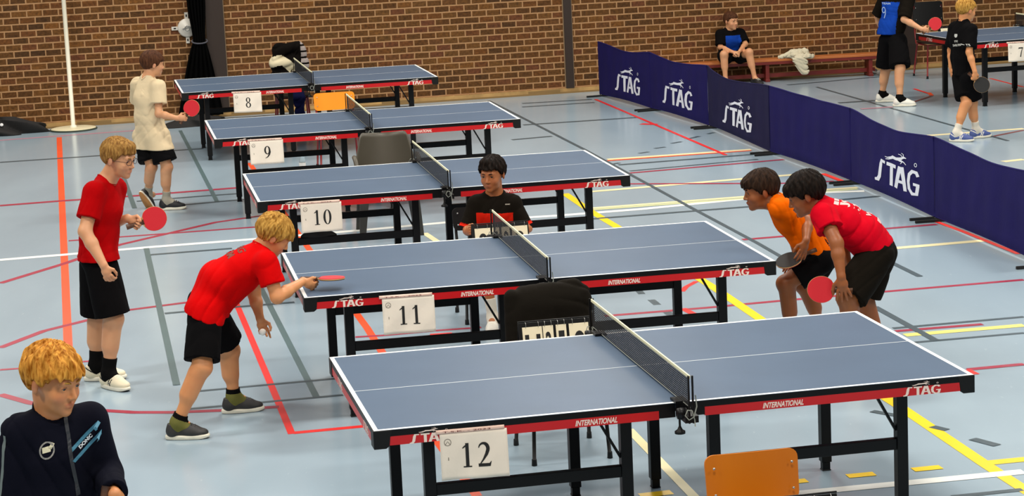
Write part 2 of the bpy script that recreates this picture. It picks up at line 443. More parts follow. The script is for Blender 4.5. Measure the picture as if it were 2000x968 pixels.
LINES = [
    ('orange', [(-5.313, 27.147), (-2.951, 14.808)], 0.061),
    ('orange', [(-2.732, 24.094), (-1.677, 18.663), (-1.013, 15.36), (-0.455, 12.244), (-0.231, 11.145)], 0.053),
    ('pink', [(-6.008, 27.106), (-5.388, 27.27), (-4.486, 27.484), (-3.952, 27.639)], 0.106),
    ('dark', [(-5.576, 25.066), (-4.445, 25.272), (-3.391, 25.472)], 0.09),
    ('dark', [(0.193, 26.304), (1.547, 26.536)], 0.095),
    ('redd', [(-4.889, 21.822), (-4.352, 21.948), (-3.609, 22.073), (-2.626, 22.31)], 0.103),
    ('dark', [(-3.558, 21.703), (-3.022, 21.834), (-2.583, 21.914)], 0.067),
    ('dark', [(-3.069, 21.342), (-2.963, 21.373), (-2.496, 21.519)], 0.064),
    ('white', [(-4.239, 18.754), (-3.746, 18.863), (-3.01, 19.057), (-2.159, 19.224), (-1.308, 19.424), (-0.544, 19.643), (0.409, 19.734), (1.136, 19.88), (2.629, 20.371), (3.174, 20.329)], 0.135),
    ('cream', [(0.693, 20.049), (2.079, 20.307), (2.87, 20.514), (3.149, 20.553)], 0.084),
    ('cream2', [(0.69, 19.964), (2.069, 20.206), (2.855, 20.41), (3.135, 20.464)], 0.063),
    ('cream', [(0.712, 21.007), (2.184, 21.383), (2.483, 21.457), (2.945, 21.548)], 0.094),
    ('redd', [(1.134, 21.394), (2.509, 21.004), (2.998, 20.982)], 0.063),
    ('redd', [(1.175, 22.093), (2.729, 22.545)], 0.065),
    ('dark', [(1.183, 22.231), (2.482, 22.646)], 0.049),
    ('dark', [(1.098, 22.692), (2.508, 23.017)], 0.07),
    ('cream', [(1.006, 23.116), (2.496, 23.374)], 0.12),
    ('orange', [(1.001, 23.022), (2.487, 23.298)], 0.055),
    ('red', [(1.125, 28.592), (1.57, 26.328), (2.205, 23.042)], 0.042),
    ('dark', [(-0.207, 28.959), (0.074, 27.59), (0.805, 23.964), (1.565, 19.914), (1.948, 17.934), (2.059, 17.29)], 0.036),
    ('dark', [(2.827, 16.868), (2.934, 16.28)], 0.047),
    ('dark', [(2.444, 15.297), (2.648, 14.185)], 0.052),
    ('teal', [(-3.89, 27.267), (-2.758, 21.438)], 0.04),
    ('teal', [(-3.989, 23.582), (-3.511, 21.27)], 0.044),
    ('teal', [(-3.062, 18.997), (-2.114, 13.893)], 0.044),
    ('teal', [(-2.144, 18.124), (-1.947, 17.23), (-1.211, 13.415)], 0.042),
    ('red', [(-2.048, 16.558), (-1.284, 12.557)], 0.043),
    ('red', [(-1.277, 12.579), (-0.886, 12.658)], 0.058),
    ('redd', [(-4.012, 17.681), (-3.662, 18.412), (-3.329, 19.24), (-2.627, 20.218), (-2.06, 20.602)], 0.067),
    ('redd', [(-3.82, 19.573), (-2.226, 19.86)], 0.063),
    ('redd', [(-3.497, 15.248), (-3.295, 15.751), (-3.045, 16.062), (-2.797, 16.37), (-2.419, 16.547), (-2.055, 16.655)], 0.063),
    ('redd', [(-3.351, 14.56), (-3.212, 14.576), (-2.872, 14.686), (-2.68, 14.722)], 0.047),
    ('redd', [(-3.203, 13.859), (-2.959, 13.589), (-2.71, 13.415), (-2.277, 13.235), (-2.056, 13.194), (-1.731, 13.184), (-1.417, 13.212)], 0.063),
    ('dark', [(-2.0, 13.696), (-1.536, 13.794), (-1.098, 13.886)], 0.042),
    ('dark', [(-1.958, 13.257), (-1.053, 13.436)], 0.042),
    ('dark', [(-2.51, 16.178), (-2.084, 16.284), (-1.596, 16.378)], 0.057),
    ('dark', [(-2.988, 18.673), (-2.323, 18.806)], 0.063),
    ('yellow', [(0.509, 20.974), (0.72, 19.814), (0.888, 19.01), (1.454, 16.127), (1.634, 15.101), (2.13, 12.6), (2.356, 11.295), (2.468, 10.711)], 0.075),
    ('creamh', [(-0.733, 19.138), (-0.618, 18.704)], 0.056),
    ('creamh', [(0.599, 12.323), (0.852, 10.908)], 0.053),
    ('yellow', [(2.369, 11.322), (2.593, 11.363)], 0.081),
    ('white', [(1.152, 10.904), (1.367, 10.933), (2.514, 11.134)], 0.086),
    ('dark', [(2.08, 10.755), (2.436, 10.823)], 0.049),
    ('yellow', [(0.579, 11.014), (0.74, 11.052)], 0.078),
    ('yellow', [(1.227, 11.111), (1.427, 11.153)], 0.07),
    ('yellow', [(1.637, 11.194), (1.778, 11.218)], 0.071),
    ('yellow', [(1.979, 11.257), (2.127, 11.285)], 0.072),
    ('dark', [(2.391, 11.797), (2.491, 11.644)], 0.058),
    ('dark', [(2.231, 12.086), (2.294, 11.998)], 0.055),
    ('dark', [(1.969, 12.476), (2.093, 12.348)], 0.042),
    ('dark', [(0.894, 16.259), (0.913, 16.102)], 0.049),
    ('dark', [(0.964, 15.885), (0.995, 15.696)], 0.054),
    ('dark', [(1.035, 15.474), (1.065, 15.311)], 0.059),
    ('redd', [(0.609, 15.396), (1.329, 15.522), (1.834, 15.64), (2.523, 15.783), (3.62, 15.997)], 0.059),
    ('red', [(1.156, 15.535), (1.222, 15.311)], 0.055),
    ('red', [(1.338, 16.485), (1.244, 16.292), (1.201, 16.129)], 0.044),
    ('redd', [(-1.076, 15.077), (-0.898, 15.088), (-0.518, 15.17), (-0.232, 15.207)], 0.049),
    ('red', [(-0.57, 15.018), (-0.423, 15.035)], 0.114),
    ('redd', [(1.847, 18.127), (2.252, 18.213), (3.05, 18.344), (3.465, 18.433)], 0.068),
    ('cream', [(2.958, 17.451), (3.679, 17.606)], 0.093),
    ('dark', [(2.449, 14.595), (3.34, 14.765)], 0.048),
    ('redd', [(2.451, 14.507), (3.032, 14.596)], 0.058),
    ('yellowl', [(2.487, 14.374), (3.282, 14.51)], 0.086),
    ('dark', [(2.513, 14.155), (3.231, 14.285)], 0.042),
    ('redd', [(2.685, 13.364), (3.038, 13.436)], 0.061),
    ('red', [(2.678, 13.359), (2.707, 13.232)], 0.038),
    ('dark', [(0.665, 19.47), (2.055, 19.744), (2.805, 19.872), (3.258, 20.003)], 0.066),
    ('red', [(2.966, 21.491), (3.093, 20.856)], 0.059),
    ('red', [(3.484, 18.555), (3.6, 18.047), (3.805, 16.978)], 0.046),
    ('dark', [(3.927, 28.85), (4.794, 24.552), (5.088, 23.159)], 0.033),
    ('dark', [(3.94, 27.059), (4.382, 27.126)], 0.099),
    ('red', [(5.032, 28.167), (5.112, 27.551)], 0.038),
    ('orange', [(5.125, 27.689), (5.101, 27.358)], 0.052),
    ('brown', [(5.085, 27.308), (4.764, 26.781)], 0.042),
    ('pink', [(4.092, 26.365), (4.469, 26.424)], 0.094),
    ('red', [(6.138, 28.949), (6.311, 27.829)], 0.04),
    ('cream', [(4.368, 23.83), (5.45, 24.042)], 0.114),
    ('brown', [(5.021, 23.554), (5.423, 23.921)], 0.058),
    ('cream', [(4.726, 21.741), (4.947, 21.83)], 0.099),
    ('dark', [(0.209, 28.504), (1.081, 28.61)], 0.084),
    ('dark', [(0.204, 28.114), (1.098, 28.259)], 0.082),
    ('dark', [(0.053, 25.016), (0.495, 25.17)], 0.082),
    ('dark', [(3.608, 29.235), (4.888, 29.733)], 0.08),
    ('dark', [(1.35, 23.466), (1.456, 23.549)], 0.027),
    ('dark', [(1.534, 23.784), (1.649, 23.867)], 0.027),
    ('dark', [(1.738, 24.125), (1.85, 24.23)], 0.03),
    ('dark', [(1.956, 24.453), (2.074, 24.606)], 0.032),
    ('dark', [(2.177, 24.767), (2.258, 24.863)], 0.032),
    ('dark', [(1.045, 22.765), (1.115, 22.834)], 0.028),
    ('red', [(1.525, 25.906), (1.698, 25.794)], 0.204),
]
fl_m = [floor_mat()]
idx = {}
for k, c in LINECOL.items():
    idx[k] = len(fl_m)
    fl_m.append(mat('court_line_' + k, c, 0.35, var=0.05, vscale=3))
fb = MB()
fb.add([(-13, 3, 0), (17, 3, 0), (17, 29.2891 + 0.20915 * 17 + .2, 0), (-13, 29.2891 - 0.20915 * 13 + .2, 0)], [(0, 1, 2, 3)], 0)
for li, (c, pts, w) in enumerate(LINES):
    w = min(max(w, 0.04), 0.10)
    if len(pts) == 2 and math.dist(pts[0], pts[1]) < 0.25: w = max(w, .05)
    z = 0.0006 + 0.0001 * (li % 25)
    n = len(pts); vs = []; fs = []
    for i in range(n):
        a = Vector(pts[max(i - 1, 0)]); b_ = Vector(pts[min(i + 1, n - 1)])
        d = (b_ - a).normalized(); q = Vector((-d.y, d.x)) * w / 2
        p = Vector(pts[i])
        vs += [(p.x + q.x, p.y + q.y, z), (p.x - q.x, p.y - q.y, z)]
    for i in range(n - 1):
        fs.append((2 * i, 2 * i + 1, 2 * i + 3, 2 * i + 2))
    fb.add(vs, fs, idx[c])
tag(fb.build('floor', fl_m), kind='structure')

# ------------------------------------------------------------------ brick wall
WALL_A = math.atan(0.20915527)
def wp(s, out=0.0, z=0.0):
    """point on the wall: s metres along it, out metres in front of it"""
    return Vector((s * math.cos(WALL_A) + out * math.sin(WALL_A), 29.2891 + s * math.sin(WALL_A) - out * math.cos(WALL_A), z))
def brick_mat():
    m = bpy.data.materials.new('brick'); m.use_nodes = True
    nt = m.node_tree; b = nt.nodes['Principled BSDF']
    tc = nt.nodes.new('ShaderNodeTexCoord')
    sx = nt.nodes.new('ShaderNodeSeparateXYZ'); nt.links.new(tc.outputs['Object'], sx.inputs[0])
    cx = nt.nodes.new('ShaderNodeCombineXYZ'); nt.links.new(sx.outputs['X'], cx.inputs['X']); nt.links.new(sx.outputs['Z'], cx.inputs['Y'])
    wob = nt.nodes.new('ShaderNodeTexNoise'); wob.inputs['Scale'].default_value = 9; wob.inputs['Detail'].default_value = 3
    nt.links.new(tc.outputs['Object'], wob.inputs['Vector'])
    wm = nt.nodes.new('ShaderNodeVectorMath'); wm.operation = 'MULTIPLY_ADD'
    nt.links.new(wob.outputs['Color'], wm.inputs[0]); wm.inputs[1].default_value = (0.012, 0.008, 0)
    nt.links.new(cx.outputs[0], wm.inputs[2])
    bt = nt.nodes.new('ShaderNodeTexBrick')
    nt.links.new(wm.outputs[0], bt.inputs['Vector'])
    bt.inputs['Scale'].default_value = 1.0
    bt.inputs['Brick Width'].default_value = 0.190
    bt.inputs['Row Height'].default_value = 0.081
    bt.inputs['Mortar Size'].default_value = 0.0100
    bt.inputs['Mortar Smooth'].default_value = 0.25
    bt.offset = 0.5
    bt.inputs['Color1'].default_value = (0, 0, 0, 1); bt.inputs['Color2'].default_value = (1, 1, 1, 1)
    bt.inputs['Mortar'].default_value = (0.5, 0.5, 0.5, 1)
    ramp = nt.nodes.new('ShaderNodeValToRGB')
    e = ramp.color_ramp.elements
    e[0].position = 0.0; e[0].color = (*lin('#442c16'), 1)
    e[1].position = 1.0; e[1].color = (*lin('#74491f'), 1)
    for p, c in ((0.2, '#64401c'), (0.4, '#523417'), (0.55, '#663e1a'), (0.7, '#643a22'), (0.85, '#60401e')):
        el = e.new(p); el.color = (*lin(c), 1)
    nt.links.new(bt.outputs['Color'], ramp.inputs['Fac'])
    nz = nt.nodes.new('ShaderNodeTexNoise'); nz.inputs['Scale'].default_value = 30; nz.inputs['Detail'].default_value = 6
    nt.links.new(tc.outputs['Object'], nz.inputs['Vector'])
    rr = nt.nodes.new('ShaderNodeMapRange'); rr.inputs['From Min'].default_value = 0.3; rr.inputs['From Max'].default_value = 0.7
    rr.inputs['To Min'].default_value = 0.6; rr.inputs['To Max'].default_value = 1.35
    nt.links.new(nz.outputs['Fac'], rr.inputs['Value'])
    sc = nt.nodes.new('ShaderNodeVectorMath'); sc.operation = 'SCALE'
    nt.links.new(ramp.outputs['Color'], sc.inputs[0]); nt.links.new(rr.outputs[0], sc.inputs['Scale'])
    mx = nt.nodes.new('ShaderNodeMix'); mx.data_type = 'RGBA'
    nt.links.new(bt.outputs['Fac'], mx.inputs['Factor']); nt.links.new(sc.outputs[0], mx.inputs['A'])
    mx.inputs['B'].default_value = (*lin('#a98058'), 1)
    nt.links.new(mx.outputs['Result'], b.inputs['Base Color'])
    b.inputs['Roughness'].default_value = 0.85
    b.inputs['Specular IOR Level'].default_value = 0.25
    inv = nt.nodes.new('ShaderNodeMath'); inv.operation = 'MULTIPLY_ADD'
    nt.links.new(bt.outputs['Fac'], inv.inputs[0]); inv.inputs[1].default_value = -1.0
    nt.links.new(nz.outputs['Fac'], inv.inputs[2])
    bp = nt.nodes.new('ShaderNodeBump'); bp.inputs['Strength'].default_value = 0.8; bp.inputs['Distance'].default_value = 0.008
    nt.links.new(inv.outputs[0], bp.inputs['Height']); nt.links.new(bp.outputs[0], b.inputs['Normal'])
    return m
wb = MB()
wb.box((-14.0, 0.0, 0.0), (18.0, 0.25, 4.2))
wall = wb.build('wall_back', brick_mat())
wall.location = (0, 29.2891, 0); wall.rotation_euler = (0, 0, WALL_A)
tag(wall, kind='structure')
WR = Matrix.Rotation(WALL_A, 4, 'Z'); WR.translation = Vector((0, 29.2891, 0))
M_brown = mat('dark_brown_column', '#2b1c12', 0.55)
M_skirtd = mat('skirting_dark', '#86683a', 0.5)
sk = MB()
sk.box((-14.0, -0.022, 0.0), (18.0, 0.0, 0.066), 0, WR)
sk.box((-14.0, -0.024, 0.0), (18.0, -0.0225, 0.022), 1, WR)
for s in np.arange(-13, 17, 1.9):
    sk.box((s, -0.0245, 0.026), (s + 0.42, -0.0222, 0.056), 1, WR)
tag(sk.build('baseboard_back', [M_skirt, M_skirtd]), kind='structure')
def column(s0, s1, name, out=0.03, z0=0.066):
    c = MB(); c.box((s0, -out, z0), (s1, 0.0, 4.2), 0, WR)
    c.box((s0 - 0.012, -0.006, z0), (s0, 0.0, 4.2), 1, WR)
    c.box((s1, -0.006, z0), (s1 + 0.012, 0.0, 4.2), 1, WR)
    tag(c.build(name, [M_brown, mat('mortar_edge', '#8d7558', 0.8)]), kind='structure')
column(0.806, 0.908, 'trim_1')
column(-3.74, -3.52, 'trim_2', 0.04)
column(5.41, 5.58, 'trim_3')
# ------------------------------------------------------------------ table tennis tables
def net_mat():
    m = bpy.data.materials.new('net_mesh'); m.use_nodes = True
    nt = m.node_tree; b = nt.nodes['Principled BSDF']
    b.inputs['Base Color'].default_value = (*lin('#101113'), 1); b.inputs['Roughness'].default_value = 0.8
    tc = nt.nodes.new('ShaderNodeTexCoord')
    s = nt.nodes.new('ShaderNodeSeparateXYZ'); nt.links.new(tc.outputs['Object'], s.inputs[0])
    out = []
    for ax in ('Y', 'Z'):
        a = nt.nodes.new('ShaderNodeMath'); a.operation = 'MULTIPLY'; a.inputs[1].default_value = 1 / 0.0095
        nt.links.new(s.outputs[ax], a.inputs[0])
        f = nt.nodes.new('ShaderNodeMath'); f.operation = 'FRACT'; nt.links.new(a.outputs[0], f.inputs[0])
        g = nt.nodes.new('ShaderNodeMath'); g.operation = 'LESS_THAN'; g.inputs[1].default_value = 0.58
        nt.links.new(f.outputs[0], g.inputs[0]); out.append(g)
    mxm = nt.nodes.new('ShaderNodeMath'); mxm.operation = 'MAXIMUM'
    nt.links.new(out[0].outputs[0], mxm.inputs[0]); nt.links.new(out[1].outputs[0], mxm.inputs[1])
    nt.links.new(mxm.outputs[0], b.inputs['Alpha'])
    return m
M_net = net_mat()
M_nettape = mat('net_tape', '#e8e3bd', 0.7)
M_cord = mat('net_cord', '#8f9288', 0.6)

def make_table():
    root = empty('table_tennis_table')
    for s in (-1, 1):
        def X(u): return s * u
        def bx(mb, u0, u1, v0, v1, z0, z1, mi=0):
            a, b = sorted((X(u0), X(u1)))
            mb.box((a, v0, z0), (b, v1, z1), mi)
        t = MB()
        bx(t, 0.004, 1.37, -0.7625, 0.7625, 0.738, 0.7595, 0)
        bx(t, 0.004, 1.37, -0.7625, -0.7425, 0.7595, 0.7602, 1)
        bx(t, 0.004, 1.37, 0.7425, 0.7625, 0.7595, 0.7602, 1)
        bx(t, 1.35, 1.37, -0.7425, 0.7425, 0.7595, 0.7602, 1)
        bx(t, 0.004, 1.35, -0.0022, 0.0022, 0.7595, 0.7600, 1)
        t.build('tabletop', [M_top, M_white], root)
        a = MB()
        for v in (-1, 1):
            v0, v1 = sorted((v * 0.7625, v * 0.742))
            bx(a, 0.105, 1.31, v0, v1, 0.690, 0.730, 0)
            bx(a, 0.03, 1.345, v0 * 0.9999, v1, 0.730, 0.738, 1)
            bx(a, 0.03, 0.105, v0, v1, 0.695, 0.730, 1)
            bx(a, 0.03, 1.36, *sorted((v * 0.7630, v * 0.7624)), 0.730, 0.7575, 1)
        bx(a, 1.352, 1.37, -0.70, 0.70, 0.690, 0.730, 0)
        bx(a, 1.352, 1.3706, -0.70, 0.70, 0.730, 0.7375, 1)
        bx(a, 1.3699, 1.3708, -0.742, 0.742, 0.7375, 0.7575, 1)
        bx(a, 0.03, 0.05, -0.74, 0.74, 0.69, 0.738, 1)
        a.build('apron', [M_red, M_black], root)
        for v in (-1, 1):
            c = MB()
            pts = [(1.3735, 0.677), (1.3735, 0.7585), (1.29, 0.7585), (1.30, 0.73), (1.305, 0.688), (1.32, 0.677)]
            Tc = Matrix(((s, 0, 0, 0), (0, 0, v, 0), (0, 1, 0, 0), (0, 0, 0, 1)))
            c.prism(pts, 0.735, 0.7655, Tc)
            bx(c, 1.345, 1.374, *sorted((v * 0.68, v * 0.765)), 0.677, 0.7585)
            o = c.build('corner_cap', M_blackp, root, bevel=0.003)
        # legs with levelling feet
        for u in (0.206, 1.104):
            for v in (-0.535, 0.535):
                l = MB()
                l.box((X(u) - 0.026, v - 0.026, 0.045), (X(u) + 0.026, v + 0.026, 0.738))
                l.box((X(u) - 0.020, v - 0.020, 0.004), (X(u) + 0.020, v + 0.020, 0.045))
                l.box((X(u) - 0.023, v - 0.023, 0.0), (X(u) + 0.023, v + 0.023, 0.006))
                l.build('leg', M_black, root, bevel=0.002, seg=1)
        for v in (-0.535, 0.535):
            k = MB(); bx(k, 0.232, 1.078, v - 0.018, v + 0.018, 0.385, 0.437)
            k.build('stretcher', M_black, root, bevel=0.002, seg=1)
            for u in ((1.104,) if s > 0 else (0.206,)):
                d = -1 if u > 1 else 1
                k = MB()
                k.beam((X(u + d * 0.15), v, 0.705), (X(u + d * 0.025), v, 0.475), 0.012, 0.016, 0, (0, 1, 0))
                k.lathe([(0.0, -0.02), (0.012, -0.02), (0.012, 0.0), (0.006, 0.004), (0.006, 0.02)], (X(u + d * 0.16), v - 0.02, 0.695), 0, 10, (1, 0.3, 0))
                k.box((X(u + d * 0.15) - 0.02, v - 0.012, 0.69), (X(u + d * 0.15) + 0.02, v + 0.012, 0.738))
                k.build('folding_brace', M_black, root)
    # lettering on the long sides and on the ends
    for v, ex in ((-1, 1), (1, -1)):
        for s in (-1, 1):
            m1 = MB()
            T = frame((s * 1.125 - ex * 0.09, v * 0.7632, 0.689), (ex, 0, 0), (0, 0, 1))
            stag_logo(m1, T, 0.172, 0, sy=0.47)
            m1.build('brand_lettering', M_let, root)
            m2 = MB()
            c = 0.467 if s * ex > 0 else -0.389
            T = frame((c * 1.0 * ex - ex * 0.095, v * 0.7626, 0.696), (ex, 0, 0), (0, 0, 1))
            put_text(m2, 'INTERNATIONAL', T, 0.19, 0.026, bold=0.03, shear=0.3)
            m2.build('model_lettering', M_let, root)
    for s in (-1, 1):
        for y in (-0.48, 0.40):
            m1 = MB()
            T = frame((s * 1.3701, y - s * 0.06, 0.693), (0, s, 0), (0, 0, 1))
            stag_logo(m1, T, 0.16, 0, animal=False, sy=0.5)
            m1.build('brand_lettering', M_let, root)
    return root

def make_net():
    root = empty('table_tennis_net')
    g = MB()
    N = 40
    for i in range(N):
        v0 = -0.90 + 1.80 * i / N; v1 = -0.90 + 1.80 * (i + 1) / N
        g.add([(0, v0, 0.766), (0, v1, 0.766), (0, v1, 0.9), (0, v0, 0.9)], [(0, 1, 2, 3)])
    g.build('net_mesh', M_net, root)
    t = MB(); t.box((-0.0035, -0.905, 0.897), (0.0035, 0.905, 0.9125)); t.build('net_tape', M_nettape, root, bevel=0.002)
    t = MB(); t.tube([(0, -0.9, 0.768), (0, 0, 0.7655), (0, 0.9, 0.768)], 0.0022, 0, 6); t.build('bottom_cord', M_cord, root)
    for v in (-1, 1):
        p = MB()
        for dx in (-0.012, 0.006):
            p.box((dx, v * 0.912 - 0.005, 0.70), (dx + 0.007, v * 0.912 + 0.005, 0.9125))
        p.build('post', M_black, root)
        c = MB()
        c.box((-0.03, min(v * 0.77, v * 0.925), 0.705), (0.03, max(v * 0.77, v * 0.925), 0.735))
        c.box((-0.035, min(v * 0.70, v * 0.79), 0.761), (0.025, max(v * 0.70, v * 0.79), 0.772))
        c.box((-0.03, min(v * 0.768, v * 0.785), 0.70), (0.03, max(v * 0.768, v * 0.785), 0.77))
        c.lathe([(0.0, -0.022), (0.024, -0.02), (0.026, 0.0), (0.024, 0.02), (0, 0.022)], (-0.028, v * 0.86, 0.735), 0, 16, (1, 0, 0))
        cl = c.build('clamp', M_black, root)
        k = MB()
        k.lathe([(0.005, 0.0), (0.005, -0.035), (0.012, -0.05), (0.024, -0.058), (0.024, -0.068), (0.0, -0.07)], (-0.03, v * 0.83, 0.706), 0, 14)
        k.build('screw_knob', M_blackp, cl)
        k = MB()
        pts = [(0.016, v * 0.93, 0.83), (0.02, v * 0.935, 0.78), (0.005, v * 0.94, 0.735), (-0.015, v * 0.93, 0.72), (-0.03, v * 0.925, 0.74), (-0.02, v * 0.93, 0.765), (0.0, v * 0.93, 0.76), (0.01, v * 0.93, 0.72), (0.012, v * 0.93, 0.69)]
        k.tube(pts, 0.0028, 0, 6)
        k.build('tension_cord', M_cord, root)
    return root

TABLES = {12: (0.568, 10.598, 0.1956), 11: (0.042, 13.624, 0.1751), 10: (-0.593, 17.292, 0.1788), 9: (-1.359, 21.081, 0.1813), 8: (-2.206, 25.209, 0.1911), 7: (6.422, 26.895, 0.2388)}
WHERE = {12: 'nearest of the row, showing the number 12', 11: 'with the bent-over boy at its end, number 11', 10: 'just behind the seated umpire, number 10',
         9: 'in front of the bright orange chair, number 9', 8: 'farthest of the row, number 8', 7: 'beyond the barrier, number 7'}
SHEET_U = {12: -0.939, 11: -0.787, 10: -0.921, 9: -0.92, 8: -0.687, 7: -0.78}
proto = make_table(); nproto = make_net()
def sheet_of(n, tx, ty, ta):
    root = empty('number_sheet', (0, 0, 0))
    root.matrix_world = Matrix.Translation((tx, ty, 0)) @ Matrix.Rotation(ta, 4, 'Z')
    u = SHEET_U[n]
    rnd = random.Random(n)
    W, H = 0.297, 0.210
    tilt = rnd.uniform(-0.03, 0.02)
    z1 = 0.722
    g = []
    NU, NV = 18, 12
    ph = rnd.uniform(0, 6)
    def P(a, b):   # a 0..1 along, b 0..1 down
        x = u - W / 2 + W * a
        z = z1 - H * b + tilt * (a - 0.5) * W
        y = -0.7665 - 0.010 * b - 0.006 * math.sin(3.0 * a + ph) * b - (0.004 * math.sin(9 * a + 5 * b + ph)) * b
        if n == 12: y -= 0.012 * b * a
        return Vector((x, y, z))
    g = [[P(i / NU, j / NV) for j in range(NV + 1)] for i in range(NU + 1)]
    mb = MB(); mb.sheet(g, 0, True, 0.0006)
    pp = mb.build('paper', M_paper, root)
    # printed number, following the paper
    T = Matrix.Identity(4)
    def on_paper(src):
        for i, p in enumerate(src.v):
            a = (p[0] + 0.0) / W; b = 1 - p[1] / H
            q = P(a, b); q.y -= 0.0016 + p[2] * 0.3
            src.v[i] = (q.x, q.y, q.z)
    inkb = MB()
    s = str(n)
    dw, dh = 0.062, 0.108
    gap = 0.012
    tot = len(s) * dw + (len(s) - 1) * gap
    x0 = W * 0.52 - tot / 2
    if n in (7, 8, 9): x0 = W * 0.52 - dw / 2
    for c in s:
        Tm = Matrix.Translation((x0, H * 0.24, 0))
        serif_digit(inkb, c, Tm, dw, dh)
        x0 += dw + gap
    inkb = fine(inkb, 0.008)
    on_paper(inkb)
    inkb.build('printed_number', M_ink, pp)
    sm = MB()
    ring(sm, 0, 0, 0.016, 0.016, 0.013, 0.013, Matrix.Translation((0.034, H * 0.80, 0)))
    stroke(sm, [(-0.012, -0.012), (0, 0.004), (0.012, -0.012)], 0.003, Matrix.Translation((0.034, H * 0.80, 0)))
    put_text(sm, 'I', Matrix.Translation((0.032, H * 0.42, 0)), 0.004, 0.014)
    sm = fine(sm, 0.006)
    on_paper(sm)
    sm.build('small_print', mat('grey_print', '#8d8478', 0.8), pp)
    # strip of tape holding it to the rail
    mb = MB()
    t0 = u - W / 2 - 0.015; t1 = u + W / 2 - 0.01
    gg = [[Vector((t0 + (t1 - t0) * i / 14, -0.7642 - 0.0034 * j / 2 - 0.001, 0.737 - 0.018 * j / 2 + tilt * (i / 14 - 0.5) * W)) for j in range(3)] for i in range(15)]
    mb.sheet(gg, 0, True, 0.0004)
    tp = mb.build('tape_strip', M_tape, root)
    mb = MB()
    put_text(mb, 'T.S.K. - 2023', frame((t0 + 0.03, -0.7695, 0.723 - tilt * 0.4 * W), (1, 0, tilt), (0, 0, 1)), 0.21, 0.007, z=0.0)
    mb.build('tape_print', mat('maroon_print', '#6d2020', 0.6), tp)
    return root
SHEETLAB = {12: 'creased white paper sheet reading 12 on the side of the nearest table', 11: 'white paper sheet reading 11 on the table where the boy bends over',
            10: 'white paper sheet reading 10 on the table behind the umpire', 9: 'white paper sheet reading 9 on the table before the orange chair',
            8: 'white paper sheet reading 8 on the farthest table of the row', 7: 'white paper sheet reading 7 cut by the right edge beyond the barrier'}
NETNOTE = {12: 'nearest black net with cream top tape, on the front table', 11: 'black see-through net on the table marked 11', 10: 'black net on the table marked 10, just left of the umpire',
           9: 'black net on the table marked 9, in front of the orange chair', 8: 'black net on the farthest table of the row, in front of the draped hoodie', 7: 'black net on the table marked 7, at the right edge beyond the barrier'}
for i, (n, (tx, ty, ta)) in enumerate(TABLES.items()):
    o = proto if i == 0 else copy_tree(proto)
    o.location = (tx, ty, 0); o.rotation_euler = (0, 0, ta)
    tag(o, 'blue table tennis table with red sides, %s' % WHERE[n], 'table', 'blue table tennis tables')
    o = nproto if i == 0 else copy_tree(nproto)
    o.location = (tx, ty, 0); o.rotation_euler = (0, 0, ta)
    tag(o, NETNOTE[n], 'net', 'nets on the tables')
    s = sheet_of(n, tx, ty, ta)
    tag(s, SHEETLAB[n], 'number sheet', 'number sheets on the tables')
def tpt(n, u, v, z):
    x, y, a = TABLES[n]
    return Vector((x + math.cos(a) * u - math.sin(a) * v, y + math.sin(a) * u + math.cos(a) * v, z))

